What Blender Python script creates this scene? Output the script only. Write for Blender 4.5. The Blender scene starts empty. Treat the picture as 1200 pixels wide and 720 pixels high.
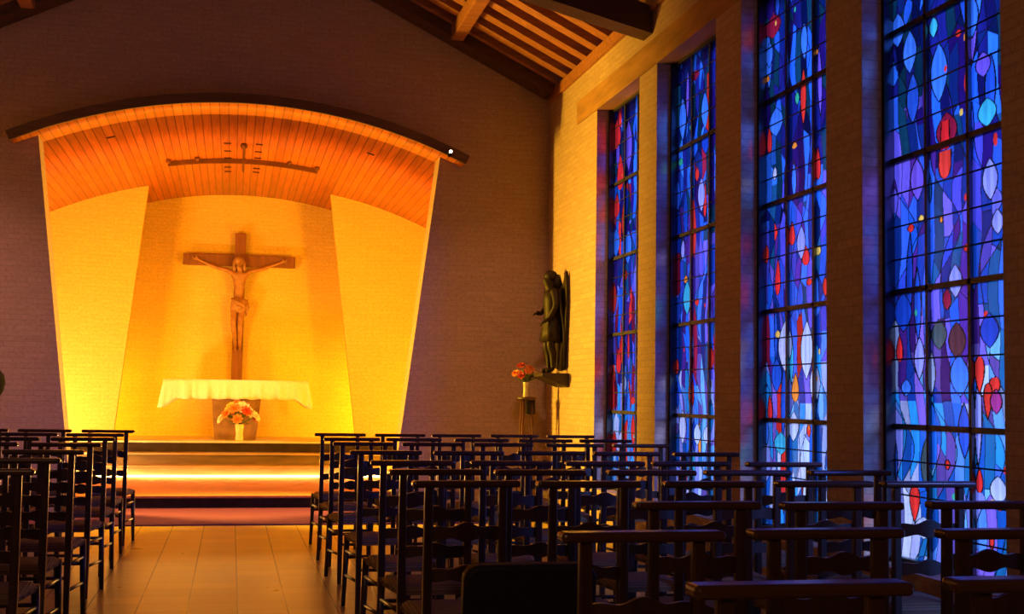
import bpy, bmesh, math, random
import numpy as np
from mathutils import Vector, Matrix

SC = bpy.context.scene
COL = SC.collection
PI = math.pi

# ------------------------------------------------------------------ helpers
class MB:
    """collects shapes, becomes ONE mesh object"""
    def __init__(self):
        self.bm = bmesh.new()
    def _add(self, other):
        me = bpy.data.meshes.new('tmp'); other.to_mesh(me); other.free()
        self.bm.from_mesh(me); bpy.data.meshes.remove(me)
    def box(self, x0, x1, y0, y1, z0, z1, bev=0.0, seg=2, M=None):
        b = bmesh.new()
        bmesh.ops.create_cube(b, size=1.0)
        S = Matrix.Diagonal((x1-x0, y1-y0, z1-z0, 1))
        T = Matrix.Translation(((x0+x1)/2, (y0+y1)/2, (z0+z1)/2))
        bmesh.ops.transform(b, matrix=T @ S, verts=b.verts)
        if bev > 0:
            bmesh.ops.bevel(b, geom=b.edges[:], offset=bev, segments=seg, profile=0.5, affect='EDGES')
        if M is not None:
            bmesh.ops.transform(b, matrix=M, verts=b.verts)
        self._add(b); return self
    def bar(self, p, q, w, h, bev=0.0, up=(0, 0, 1), w2=None, h2=None):
        """square bar from p to q, w across, h along up; w2/h2 at q"""
        p, q = Vector(p), Vector(q); d = (q-p).normalized()
        s = d.cross(Vector(up))
        s = s.normalized() if s.length > 1e-5 else Vector((1, 0, 0))
        u = s.cross(d).normalized()
        w2 = w if w2 is None else w2; h2 = h if h2 is None else h2
        b = bmesh.new(); vs = []
        for c, ww, hh in ((p, w, h), (q, w2, h2)):
            for a, e in ((-1, -1), (1, -1), (1, 1), (-1, 1)):
                vs.append(b.verts.new(c + s*a*ww/2 + u*e*hh/2))
        for f in ((0, 1, 2, 3), (7, 6, 5, 4), (0, 4, 5, 1), (1, 5, 6, 2), (2, 6, 7, 3), (3, 7, 4, 0)):
            b.faces.new([vs[i] for i in f])
        bmesh.ops.recalc_face_normals(b, faces=b.faces)
        if bev > 0:
            bmesh.ops.bevel(b, geom=b.edges[:], offset=bev, segments=2, profile=0.5, affect='EDGES')
        self._add(b); return self
    def tube(self, pts, rads, n=10, cap=True):
        b = bmesh.new(); rings = []
        pts = [Vector(p) for p in pts]
        if not hasattr(rads, '__len__'): rads = [rads]*len(pts)
        ref = None
        for i, p in enumerate(pts):
            d = (pts[min(i+1, len(pts)-1)] - pts[max(i-1, 0)]).normalized()
            if ref is None:
                ref = d.orthogonal().normalized()
            s = (ref - d*ref.dot(d)).normalized(); ref = s
            t = d.cross(s)
            rings.append([b.verts.new(p + (s*math.cos(2*PI*k/n) + t*math.sin(2*PI*k/n))*rads[i]) for k in range(n)])
        for a, c in zip(rings, rings[1:]):
            for k in range(n):
                b.faces.new((a[k], a[(k+1) % n], c[(k+1) % n], c[k]))
        if cap:
            b.faces.new(rings[0][::-1]); b.faces.new(rings[-1])
        bmesh.ops.recalc_face_normals(b, faces=b.faces)
        for f in b.faces: f.smooth = len(f.verts) == 4
        self._add(b); return self
    def lathe(self, prof, c=(0, 0, 0), n=24, cap=True):
        b = bmesh.new(); rings = []
        for r, z in prof:
            rings.append([b.verts.new((c[0]+r*math.cos(2*PI*k/n), c[1]+r*math.sin(2*PI*k/n), c[2]+z)) for k in range(n)])
        for a, d in zip(rings, rings[1:]):
            for k in range(n):
                b.faces.new((a[k], a[(k+1) % n], d[(k+1) % n], d[k]))
        if cap:
            b.faces.new(rings[0][::-1]); b.faces.new(rings[-1])
        bmesh.ops.recalc_face_normals(b, faces=b.faces)
        for f in b.faces: f.smooth = len(f.verts) == 4
        self._add(b); return self
    def ball(self, c, r, sx=1, sy=1, sz=1, n=12, M=None):
        b = bmesh.new()
        bmesh.ops.create_uvsphere(b, u_segments=n, v_segments=max(6, n*2//3), radius=r)
        bmesh.ops.transform(b, matrix=Matrix.Diagonal((sx, sy, sz, 1)), verts=b.verts)
        if M is not None: bmesh.ops.transform(b, matrix=M, verts=b.verts)
        bmesh.ops.translate(b, vec=Vector(c), verts=b.verts)
        for f in b.faces: f.smooth = True
        self._add(b); return self
    def prism(self, poly, a, b_, axis='y', smooth=False):
        """polygon extruded: axis y -> poly in (x,z); axis x -> poly in (y,z); axis z -> poly in (x,y)"""
        b = bmesh.new()
        def P(p, t):
            return {'y': (p[0], t, p[1]), 'x': (t, p[0], p[1]), 'z': (p[0], p[1], t)}[axis]
        A = [b.verts.new(P(p, a)) for p in poly]; B = [b.verts.new(P(p, b_)) for p in poly]
        n = len(poly)
        b.faces.new(A); b.faces.new(B[::-1])
        for i in range(n):
            b.faces.new((A[i], A[(i+1) % n], B[(i+1) % n], B[i]))
        bmesh.ops.recalc_face_normals(b, faces=b.faces)
        self._add(b); return self
    def faces(self, verts, faces, smooth=False):
        b = bmesh.new()
        vs = [b.verts.new(v) for v in verts]
        for f in faces:
            try:
                fc = b.faces.new([vs[i] for i in f]); fc.smooth = smooth
            except ValueError:
                pass
        bmesh.ops.recalc_face_normals(b, faces=b.faces)
        self._add(b); return self
    def mesh(self, name):
        uv = self.bm.loops.layers.uv.verify()
        self.bm.normal_update()
        for f in self.bm.faces:
            n = f.normal; ax, ay, az = abs(n.x), abs(n.y), abs(n.z)
            for l in f.loops:
                c = l.vert.co
                if ax >= ay and ax >= az: l[uv].uv = (c.y, c.z)
                elif ay >= az: l[uv].uv = (c.x, c.z)
                else: l[uv].uv = (c.x, c.y)
        me = bpy.data.meshes.new(name); self.bm.to_mesh(me); self.bm.free()
        return me
    def build(self, name, mat, parent=None, loc=None):
        me = self.mesh(name)
        return link(name, me, mat, parent, loc)

def link(name, me, mat, parent=None, loc=None):
    o = bpy.data.objects.new(name, me); COL.objects.link(o)
    if mat is not None and not me.materials: me.materials.append(mat)
    if parent is not None: o.parent = parent
    if loc is not None: o.location = loc
    return o

def tag(o, label=None, cat=None, group=None, kind=None):
    if label: o['label'] = label
    if cat: o['category'] = cat
    if group: o['group'] = group
    if kind: o['kind'] = kind
    return o

def empty(name, loc=(0, 0, 0), rz=0.0):
    o = bpy.data.objects.new(name, None); COL.objects.link(o)
    o.location = loc; o.rotation_euler = (0, 0, rz); o.empty_display_size = 0.1
    return o

def copy_tree(o, parent=None):
    c = o.copy(); COL.objects.link(c)
    if parent is not None: c.parent = parent
    for ch in list(o.children): copy_tree(ch, c)
    return c

def skin(name, joints, edges, mat, parent=None, sub=2, root=0):
    """one continuous body grown along connected joints (x,y,z,rx,ry)"""
    me = bpy.data.meshes.new(name)
    me.from_pydata([j[:3] for j in joints], edges, [])
    o = link(name, me, mat, parent)
    m = o.modifiers.new('skin', 'SKIN')
    if not me.skin_vertices:
        bpy.context.view_layer.objects.active = o
    sv = me.skin_vertices[0].data
    for i, j in enumerate(joints):
        sv[i].radius = (j[3], j[4] if len(j) > 4 else j[3])
        sv[i].use_root = (i == root)
    m.use_smooth_shade = True
    s = o.modifiers.new('sub', 'SUBSURF'); s.levels = sub; s.render_levels = sub
    return o

# ------------------------------------------------------------------ materials
def new_mat(name):
    m = bpy.data.materials.new(name); m.use_nodes = True
    nt = m.node_tree; nt.nodes.clear()
    out = nt.nodes.new('ShaderNodeOutputMaterial')
    return m, nt, out

def N(nt, typ, **kw):
    n = nt.nodes.new(typ)
    for k, v in kw.items():
        if k.startswith('i_'):
            key = k[2:]; key = int(key) if key.isdigit() else key
            n.inputs[key].default_value = v
        else: setattr(n, k, v)
    return n

def principled(nt, out, rough=0.6, spec=0.4, metal=0.0):
    p = N(nt, 'ShaderNodeBsdfPrincipled')
    p.inputs['Roughness'].default_value = rough
    p.inputs['Specular IOR Level'].default_value = spec
    p.inputs['Metallic'].default_value = metal
    nt.links.new(p.outputs[0], out.inputs[0]); return p

def mat_plain(name, col, rough=0.6, spec=0.4, metal=0.0, var=0.15, scale=6.0, bump=0.0, stretch=(1, 1, 1), emis=None, sheen=0):
    """colour broken up by procedural noise, optional bump"""
    m, nt, out = new_mat(name); p = principled(nt, out, rough, spec, metal); L = nt.links
    tc = N(nt, 'ShaderNodeTexCoord'); mp = N(nt, 'ShaderNodeMapping'); mp.inputs['Scale'].default_value = stretch
    L.new(tc.outputs['Object'], mp.inputs[0])
    nz = N(nt, 'ShaderNodeTexNoise'); nz.inputs['Scale'].default_value = scale; nz.inputs['Detail'].default_value = 5
    L.new(mp.outputs[0], nz.inputs[0])
    rp = N(nt, 'ShaderNodeValToRGB')
    c0 = [c*(1-var) for c in col] + [1]; c1 = [min(1, c*(1+var)) for c in col] + [1]
    rp.color_ramp.elements[0].position = 0.3; rp.color_ramp.elements[0].color = c0
    rp.color_ramp.elements[1].position = 0.7; rp.color_ramp.elements[1].color = c1
    L.new(nz.outputs['Fac'], rp.inputs[0]); L.new(rp.outputs[0], p.inputs['Base Color'])
    if bump:
        b = N(nt, 'ShaderNodeBump'); b.inputs['Strength'].default_value = bump; b.inputs['Distance'].default_value = 0.01
        L.new(nz.outputs['Fac'], b.inputs['Height']); L.new(b.outputs[0], p.inputs['Normal'])
    if emis:
        p.inputs['Emission Color'].default_value = (*emis[:3], 1); p.inputs['Emission Strength'].default_value = emis[3]
    return m

def mat_wood(name, col, rough=0.35, axis='X', scale=3.0, var=0.3):
    m, nt, out = new_mat(name); p = principled(nt, out, rough, 0.5); L = nt.links
    tc = N(nt, 'ShaderNodeTexCoord'); mp = N(nt, 'ShaderNodeMapping')
    st = {'X': (0.6, 8, 8), 'Y': (8, 0.6, 8), 'Z': (8, 8, 0.6)}[axis]
    mp.inputs['Scale'].default_value = st
    L.new(tc.outputs['Object'], mp.inputs[0])
    nz = N(nt, 'ShaderNodeTexNoise'); nz.inputs['Scale'].default_value = scale; nz.inputs['Detail'].default_value = 6; nz.inputs['Distortion'].default_value = 0.6
    L.new(mp.outputs[0], nz.inputs[0])
    rp = N(nt, 'ShaderNodeValToRGB')
    rp.color_ramp.elements[0].position = 0.3; rp.color_ramp.elements[0].color = [c*(1-var) for c in col]+[1]
    rp.color_ramp.elements[1].position = 0.7; rp.color_ramp.elements[1].color = [min(1, c*(1+var)) for c in col]+[1]
    L.new(nz.outputs['Fac'], rp.inputs[0]); L.new(rp.outputs[0], p.inputs['Base Color'])
    b = N(nt, 'ShaderNodeBump'); b.inputs['Strength'].default_value = 0.12; b.inputs['Distance'].default_value = 0.004
    L.new(nz.outputs['Fac'], b.inputs['Height']); L.new(b.outputs[0], p.inputs['Normal'])
    return m

def mat_brick(name, c1, c2, mortar, bw=0.21, bh=0.056, mort=0.009, rough=0.85, bump=0.5, spots=0.0):
    m, nt, out = new_mat(name); p = principled(nt, out, rough, 0.25); L = nt.links
    uv = N(nt, 'ShaderNodeUVMap')
    br = N(nt, 'ShaderNodeTexBrick')
    br.inputs['Scale'].default_value = 1.0; br.inputs['Brick Width'].default_value = bw; br.inputs['Row Height'].default_value = bh
    br.inputs['Mortar Size'].default_value = mort*0.5; br.inputs['Mortar Smooth'].default_value = 0.3
    br.inputs['Color1'].default_value = (*c1, 1); br.inputs['Color2'].default_value = (*c2, 1); br.inputs['Mortar'].default_value = (*mortar, 1)
    L.new(uv.outputs[0], br.inputs[0])
    nz = N(nt, 'ShaderNodeTexNoise'); nz.inputs['Scale'].default_value = 30; nz.inputs['Detail'].default_value = 6
    L.new(uv.outputs[0], nz.inputs[0])
    hs = N(nt, 'ShaderNodeMix', data_type='RGBA', blend_type='MULTIPLY'); hs.inputs[0].default_value = 0.4
    rp = N(nt, 'ShaderNodeValToRGB'); rp.color_ramp.elements[0].position = 0.3; rp.color_ramp.elements[0].color = (0.5, 0.5, 0.5, 1)
    rp.color_ramp.elements[1].position = 0.65; rp.color_ramp.elements[1].color = (1, 1, 1, 1)
    L.new(nz.outputs['Fac'], rp.inputs[0]); L.new(br.outputs['Color'], hs.inputs[6]); L.new(rp.outputs[0], hs.inputs[7])
    L.new(hs.outputs[2], p.inputs['Base Color'])
    ad = N(nt, 'ShaderNodeMath', operation='MULTIPLY_ADD'); ad.inputs[1].default_value = -1.0
    L.new(br.outputs['Fac'], ad.inputs[0]); L.new(nz.outputs['Fac'], ad.inputs[2])
    b = N(nt, 'ShaderNodeBump'); b.inputs['Strength'].default_value = bump; b.inputs['Distance'].default_value = 0.008
    L.new(ad.outputs[0], b.inputs['Height']); L.new(b.outputs[0], p.inputs['Normal'])
    return m

def mat_boards(name, col, width, rough=0.4, var=0.35, groove=0.12, u_axis=0):
    """boards laid side by side across uv.u (per-board tint, dark grooves, grain along v)"""
    m, nt, out = new_mat(name); p = principled(nt, out, rough, 0.4); L = nt.links
    uv = N(nt, 'ShaderNodeUVMap'); sp = N(nt, 'ShaderNodeSeparateXYZ'); L.new(uv.outputs[0], sp.inputs[0])
    dv = N(nt, 'ShaderNodeMath', operation='DIVIDE'); dv.inputs[1].default_value = width; L.new(sp.outputs[u_axis], dv.inputs[0])
    fl = N(nt, 'ShaderNodeMath', operation='FLOOR'); L.new(dv.outputs[0], fl.inputs[0])
    fr = N(nt, 'ShaderNodeMath', operation='FRACT'); L.new(dv.outputs[0], fr.inputs[0])
    wn = N(nt, 'ShaderNodeTexWhiteNoise', noise_dimensions='1D'); L.new(fl.outputs[0], wn.inputs['W'])
    rp = N(nt, 'ShaderNodeValToRGB')
    rp.color_ramp.elements[0].color = [c*(1-var) for c in col]+[1]; rp.color_ramp.elements[1].color = [min(1, c*(1+var)) for c in col]+[1]
    L.new(wn.outputs['Value'], rp.inputs[0])
    mp = N(nt, 'ShaderNodeMapping'); mp.inputs['Scale'].default_value = (14, 0.8, 1) if u_axis == 0 else (0.8, 14, 1)
    L.new(uv.outputs[0], mp.inputs[0])
    nz = N(nt, 'ShaderNodeTexNoise'); nz.inputs['Scale'].default_value = 2.0; nz.inputs['Detail'].default_value = 5; L.new(mp.outputs[0], nz.inputs[0])
    r2 = N(nt, 'ShaderNodeValToRGB'); r2.color_ramp.elements[0].position = 0.3; r2.color_ramp.elements[0].color = (0.72, 0.72, 0.72, 1); r2.color_ramp.elements[1].position = 0.6
    L.new(nz.outputs['Fac'], r2.inputs[0])
    mx = N(nt, 'ShaderNodeMix', data_type='RGBA', blend_type='MULTIPLY'); mx.inputs[0].default_value = 1
    L.new(rp.outputs[0], mx.inputs[6]); L.new(r2.outputs[0], mx.inputs[7])
    # groove mask
    s1 = N(nt, 'ShaderNodeMath', operation='SUBTRACT'); s1.inputs[1].default_value = 0.5; L.new(fr.outputs[0], s1.inputs[0])
    ab = N(nt, 'ShaderNodeMath', operation='ABSOLUTE'); L.new(s1.outputs[0], ab.inputs[0])
    gt = N(nt, 'ShaderNodeMath', operation='GREATER_THAN'); gt.inputs[1].default_value = 0.5-groove/2; L.new(ab.outputs[0], gt.inputs[0])
    m2 = N(nt, 'ShaderNodeMix', data_type='RGBA'); L.new(gt.outputs[0], m2.inputs[0]); L.new(mx.outputs[2], m2.inputs[6])
    m2.inputs[7].default_value = (*[c*0.35 for c in col], 1)
    L.new(m2.outputs[2], p.inputs['Base Color'])
    b = N(nt, 'ShaderNodeBump', invert=True); b.inputs['Strength'].default_value = 0.4; b.inputs['Distance'].default_value = 0.006
    L.new(gt.outputs[0], b.inputs['Height']); L.new(b.outputs[0], p.inputs['Normal'])
    return m

def mat_tiles(name, col, size, ox, oy):
    m, nt, out = new_mat(name); p = principled(nt, out, 0.38, 0.5); L = nt.links
    uv = N(nt, 'ShaderNodeUVMap'); mp = N(nt, 'ShaderNodeMapping'); mp.inputs['Location'].default_value = (-ox/size, -oy/size, 0); mp.inputs['Scale'].default_value = (1/size, 1/size, 1)
    L.new(uv.outputs[0], mp.inputs[0])
    fl = N(nt, 'ShaderNodeVectorMath', operation='FLOOR'); L.new(mp.outputs[0], fl.inputs[0])
    wn = N(nt, 'ShaderNodeTexWhiteNoise', noise_dimensions='2D'); L.new(fl.outputs[0], wn.inputs['Vector'])
    tint = N(nt, 'ShaderNodeValToRGB'); tint.color_ramp.elements[0].color = (*[c*0.86 for c in col], 1); tint.color_ramp.elements[1].color = (*[min(1, c*1.1) for c in col], 1)
    L.new(wn.outputs['Value'], tint.inputs[0])
    nz = N(nt, 'ShaderNodeTexNoise'); nz.inputs['Scale'].default_value = 5; nz.inputs['Detail'].default_value = 6; L.new(uv.outputs[0], nz.inputs[0])
    rp = N(nt, 'ShaderNodeValToRGB'); rp.color_ramp.elements[0].color = (0.8, 0.8, 0.8, 1); rp.color_ramp.elements[1].position = 0.7
    L.new(nz.outputs['Fac'], rp.inputs[0])
    mx = N(nt, 'ShaderNodeMix', data_type='RGBA', blend_type='MULTIPLY'); mx.inputs[0].default_value = 0.8
    L.new(tint.outputs[0], mx.inputs[6]); L.new(rp.outputs[0], mx.inputs[7])
    fr = N(nt, 'ShaderNodeVectorMath', operation='FRACTION'); L.new(mp.outputs[0], fr.inputs[0])
    sp = N(nt, 'ShaderNodeSeparateXYZ'); L.new(fr.outputs[0], sp.inputs[0])
    def line(k, half):
        s1 = N(nt, 'ShaderNodeMath', operation='SUBTRACT'); s1.inputs[1].default_value = 0.5; L.new(sp.outputs[k], s1.inputs[0])
        ab = N(nt, 'ShaderNodeMath', operation='ABSOLUTE'); L.new(s1.outputs[0], ab.inputs[0])
        g = N(nt, 'ShaderNodeMath', operation='GREATER_THAN'); g.inputs[1].default_value = 0.5-half; L.new(ab.outputs[0], g.inputs[0]); return g
    lu, lv = line(0, 0.016), line(1, 0.022)
    sc = N(nt, 'ShaderNodeMath', operation='MULTIPLY'); sc.inputs[1].default_value = 0.38; L.new(lv.outputs[0], sc.inputs[0])
    mm = N(nt, 'ShaderNodeMath', operation='MAXIMUM'); L.new(lu.outputs[0], mm.inputs[0]); L.new(sc.outputs[0], mm.inputs[1])
    m2 = N(nt, 'ShaderNodeMix', data_type='RGBA'); L.new(mm.outputs[0], m2.inputs[0]); L.new(mx.outputs[2], m2.inputs[6]); m2.inputs[7].default_value = (*[c*0.14 for c in col], 1)
    L.new(m2.outputs[2], p.inputs['Base Color'])
    r3 = N(nt, 'ShaderNodeMapRange'); r3.inputs['To Min'].default_value = 0.22; r3.inputs['To Max'].default_value = 0.4
    L.new(nz.outputs['Fac'], r3.inputs[0]); L.new(r3.outputs[0], p.inputs['Roughness'])
    return m

def mat_rush(name, col):
    m, nt, out = new_mat(name); p = principled(nt, out, 0.7, 0.3); L = nt.links
    tc = N(nt, 'ShaderNodeTexCoord'); sp = N(nt, 'ShaderNodeSeparateXYZ'); L.new(tc.outputs['Object'], sp.inputs[0])
    ax = N(nt, 'ShaderNodeMath', operation='ABSOLUTE'); L.new(sp.outputs[0], ax.inputs[0])
    sb = N(nt, 'ShaderNodeMath', operation='SUBTRACT'); sb.inputs[1].default_value = 0.19; L.new(sp.outputs[1], sb.inputs[0])
    ay = N(nt, 'ShaderNodeMath', operation='ABSOLUTE'); L.new(sb.outputs[0], ay.inputs[0])
    mxm = N(nt, 'ShaderNodeMath', operation='MAXIMUM'); L.new(ax.outputs[0], mxm.inputs[0]); L.new(ay.outputs[0], mxm.inputs[1])
    ml = N(nt, 'ShaderNodeMath', operation='MULTIPLY'); ml.inputs[1].default_value = 520; L.new(mxm.outputs[0], ml.inputs[0])
    sn = N(nt, 'ShaderNodeMath', operation='SINE'); L.new(ml.outputs[0], sn.inputs[0])
    mr = N(nt, 'ShaderNodeMapRange'); mr.inputs['From Min'].default_value = -1; L.new(sn.outputs[0], mr.inputs[0])
    rp = N(nt, 'ShaderNodeValToRGB'); rp.color_ramp.elements[0].color = (*[c*0.55 for c in col], 1); rp.color_ramp.elements[1].color = (*col, 1)
    L.new(mr.outputs[0], rp.inputs[0]); L.new(rp.outputs[0], p.inputs['Base Color'])
    b = N(nt, 'ShaderNodeBump'); b.inputs['Strength'].default_value = 0.5; b.inputs['Distance'].default_value = 0.004
    L.new(mr.outputs[0], b.inputs['Height']); L.new(b.outputs[0], p.inputs['Normal'])
    return m

def mat_glass_panes():
    m, nt, out = new_mat('stained_glass'); L = nt.links
    at = N(nt, 'ShaderNodeAttribute', attribute_name='pane_colour')
    # hand-made glass: faint streaks in the body of every pane
    tc = N(nt, 'ShaderNodeTexCoord'); mp = N(nt, 'ShaderNodeMapping'); mp.inputs['Scale'].default_value = (1, 9, 1.6)
    L.new(tc.outputs['Object'], mp.inputs[0])
    nz = N(nt, 'ShaderNodeTexNoise'); nz.inputs['Scale'].default_value = 3; nz.inputs['Detail'].default_value = 4; L.new(mp.outputs[0], nz.inputs[0])
    mr = N(nt, 'ShaderNodeMapRange'); mr.inputs['From Min'].default_value = 0.3; mr.inputs['From Max'].default_value = 0.7
    mr.inputs['To Min'].default_value = 0.72; mr.inputs['To Max'].default_value = 1.0; L.new(nz.outputs['Fac'], mr.inputs[0])
    mx = N(nt, 'ShaderNodeVectorMath', operation='SCALE'); L.new(at.outputs['Color'], mx.inputs[0]); L.new(mr.outputs[0], mx.inputs['Scale'])
    tr = N(nt, 'ShaderNodeBsdfTranslucent'); L.new(mx.outputs[0], tr.inputs[0])
    gl = N(nt, 'ShaderNodeBsdfGlossy'); gl.inputs['Roughness'].default_value = 0.15; gl.inputs[0].default_value = (0.5, 0.5, 0.5, 1)
    tp = N(nt, 'ShaderNodeBsdfTransparent'); L.new(mx.outputs[0], tp.inputs[0])
    mt = N(nt, 'ShaderNodeMixShader'); mt.inputs[0].default_value = 0.7; L.new(tr.outputs[0], mt.inputs[1]); L.new(tp.outputs[0], mt.inputs[2])
    ms = N(nt, 'ShaderNodeMixShader'); ms.inputs[0].default_value = 0.04
    L.new(mt.outputs[0], ms.inputs[1]); L.new(gl.outputs[0], ms.inputs[2]); L.new(ms.outputs[0], out.inputs[0])
    return m

M = {
 'brick_end':  mat_brick('end_wall_brick', (0.44, 0.31, 0.29), (0.40, 0.28, 0.265), (0.37, 0.26, 0.245)),
 'brick_side': mat_brick('side_wall_brick', (0.52, 0.37, 0.29), (0.46, 0.32, 0.26), (0.41, 0.29, 0.24)),
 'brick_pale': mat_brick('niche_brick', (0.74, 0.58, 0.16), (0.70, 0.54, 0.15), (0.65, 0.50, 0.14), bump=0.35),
 'concrete':   mat_plain('lintel_timber', (0.36, 0.19, 0.08), 0.6, 0.3, var=0.25, scale=3, stretch=(4, 0.6, 4)),
 'vault':      mat_boards('vault_boards', (0.60, 0.175, 0.022), 0.098, rough=0.38, var=0.16, groove=0.13),
 'roofboard':  mat_boards('roof_boards', (0.16, 0.07, 0.035), 0.12, rough=0.6, var=0.2, groove=0.08, u_axis=1),
 'rafter':     mat_wood('rafter_pine', (0.34, 0.13, 0.055), 0.5, 'X'),
 'darkbeam':   mat_wood('dark_beam', (0.07, 0.03, 0.018), 0.5, 'X'),
 'fascia':     mat_wood('dark_fascia', (0.10, 0.045, 0.022), 0.5, 'X'),
 'tiles':      mat_tiles('floor_tiles', (0.60, 0.44, 0.07), 0.2935, -0.512, 12.92),
 'carpet':     mat_plain('red_carpet', (0.085, 0.02, 0.12), 0.95, 0.1, var=0.25, scale=120, bump=0.4),
 'stepcarpet': mat_plain('step_carpet', (0.42, 0.17, 0.08), 0.9, 0.15, var=0.2, scale=90, bump=0.3),
 'stone':      mat_plain('step_stone', (0.34, 0.25, 0.15), 0.5, 0.4, var=0.25, scale=7, stretch=(0.3, 1, 2)),
 'darkstone':  mat_plain('riser_stone', (0.024, 0.016, 0.013), 0.9, 0.1, var=0.25, scale=10),
 'midstone':   mat_plain('brown_step_stone', (0.13, 0.09, 0.05), 0.8, 0.2, var=0.25, scale=7, stretch=(0.3, 1, 2)),
 'plat':       mat_plain('platform_stone', (0.66, 0.54, 0.36), 0.5, 0.4, var=0.12, scale=5),
 'chair':      mat_wood('chair_wood', (0.040, 0.018, 0.010), 0.3, 'Z', var=0.35),
 'chairrail':  mat_wood('chair_rail_wood', (0.060, 0.027, 0.016), 0.25, 'X', var=0.3),
 'rush':       mat_rush('rush_seat', (0.26, 0.17, 0.09)),
 'black':      mat_plain('black_vinyl', (0.006, 0.006, 0.007), 0.55, 0.3, var=0.2, scale=40, bump=0.1),
 'mattblack':  mat_plain('matt_black', (0.008, 0.006, 0.010), 0.95, 0.05, var=0.2),
 'blackmetal': mat_plain('black_metal', (0.015, 0.014, 0.014), 0.4, 0.5, metal=0.6, var=0.2),
 'lead':       mat_plain('dark_lead', (0.012, 0.012, 0.014), 0.5, 0.3, var=0.3),
 'cross':      mat_wood('cross_wood', (0.16, 0.055, 0.022), 0.5, 'Z'),
 'corpus':     mat_plain('carved_wood_figure', (0.27, 0.13, 0.05), 0.42, 0.5, var=0.25, scale=14),
 'loin':       mat_plain('carved_cloth', (0.30, 0.16, 0.075), 0.55, 0.4, var=0.3, scale=20),
 'bronze':     mat_plain('dark_bronze', (0.016, 0.008, 0.005), 0.55, 0.22, metal=0.0, var=0.4, scale=18, bump=0.2),
 'bracket':    mat_wood('bracket_wood', (0.022, 0.010, 0.006), 0.5, 'Y'),
 'linen':      mat_plain('white_linen', (0.82, 0.79, 0.70), 0.8, 0.2, var=0.06, scale=30),
 'altarstone': mat_plain('altar_stone', (0.24, 0.14, 0.06), 0.7, 0.3, var=0.2, scale=9),
 'glassvase':  mat_plain('pale_vase', (0.75, 0.66, 0.38), 0.25, 0.5, var=0.15, scale=12),
 'leaf':       mat_plain('leaf_green', (0.10, 0.17, 0.04), 0.5, 0.4, var=0.35, scale=20),
 'white_p':    mat_plain('white_petals', (0.85, 0.80, 0.66), 0.6, 0.3, var=0.08, scale=40),
 'yellow_p':   mat_plain('yellow_petals', (0.85, 0.60, 0.12), 0.6, 0.3, var=0.12, scale=40),
 'orange_p':   mat_plain('orange_petals', (0.82, 0.26, 0.05), 0.6, 0.3, var=0.15, scale=40),
 'red_p':      mat_plain('red_petals', (0.62, 0.09, 0.04), 0.6, 0.3, var=0.2, scale=40),
 'lamp_on':    mat_plain('lit_lamp', (1, 0.9, 0.7), 0.5, 0.2, var=0.0, emis=(1.0, 0.86, 0.62, 30.0)),
 'led':        mat_plain('lit_strip', (1, 0.8, 0.5), 0.5, 0.2, var=0.0, emis=(1.0, 0.55, 0.16, 14.0)),
 'fitting':    mat_plain('brown_fitting', (0.12, 0.045, 0.02), 0.5, 0.3, var=0.2),
 'slot':       mat_plain('dark_slot', (0.03, 0.012, 0.006), 0.8, 0.1, var=0.2),
 'plaster':    mat_plain('dull_plaster', (0.22, 0.16, 0.12), 0.9, 0.1, var=0.1, scale=3),
 'glass':      mat_glass_panes(),
}
# ------------------------------------------------------------------ room sizes (metres; the nave runs along +Y to the altar)
XR, XL = 3.46, -3.30          # inner faces of the side walls
YE = 14.0                     # face of the end wall
YB = -3.0
XC = 0.08                     # centre line of nave and niche
EAVE = 4.635
SL = 0.496                    # roof slope
RV, ZA = 5.6, 4.375           # vault radius and crown height
def zv(x): return ZA - (RV - math.sqrt(RV*RV - (x-XC)**2))
def zroof(x, off=0.0): return 4.66 + off + SL*(XR-XC - abs(x-XC))

# ------------------------------------------------------------------ floor and steps
b = MB(); b.box(XL-0.3, XR+0.3, YB-0.2, 20.6, -0.1, 0.0)
tag(b.build('floor', M['tiles']), 'square pale tiled floor of the nave and its central aisle', 'floor', kind='structure')

b = MB(); b.prism([(XL+0.02, 12.91), (2.9, 12.91), (2.9, 13.97), (1.66, 13.97), (1.66, 14.73), (-1.51, 14.73), (-1.51, 13.97), (XL+0.02, 13.97)], 0.0, 0.012, 'z')
tag(b.build('carpet', M['carpet']), 'dark red carpet across the floor at the foot of the altar steps', 'carpet')

# sanctuary steps, each its own slab
def step_slab(name, label, y0, y1, z0, z1, mt, mr, x0=-2.95, x1=3.10):
    """tread slab with a riser facing the nave"""
    e = empty(name, (0, y0, z0)); tag(e, label, 'step', group='altar steps', kind='structure')
    b = MB(); b.box(x0, x1, 0.02, y1-y0, 0, z1-z0-0.032); b.build('riser', mr, e)
    b = MB(); b.box(x0, x1, -0.012, y1-y0, z1-z0-0.03, z1-z0, 0.006); b.build('tread', mt, e)
    return e
step_slab('altar_step', 'lowest broad altar step with a black riser behind the red carpet', 14.74, 17.84, 0.0, 0.15, M['stepcarpet'], M['darkstone'], -2.6, 2.76)
step_slab('altar_step', 'second altar step, above the glowing light strip', 17.82, 18.16, 0.15, 0.31, M['stone'], M['stone'])
step_slab('altar_step', 'third altar step, just below the platform edge', 18.12, 18.46, 0.31, 0.465, M['stone'], M['midstone'])
step_slab('altar_platform', 'pale altar platform carrying the altar and the crucifix', 18.42, 20.35, 0.465, 0.62, M['plat'], M['darkstone'])

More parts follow.
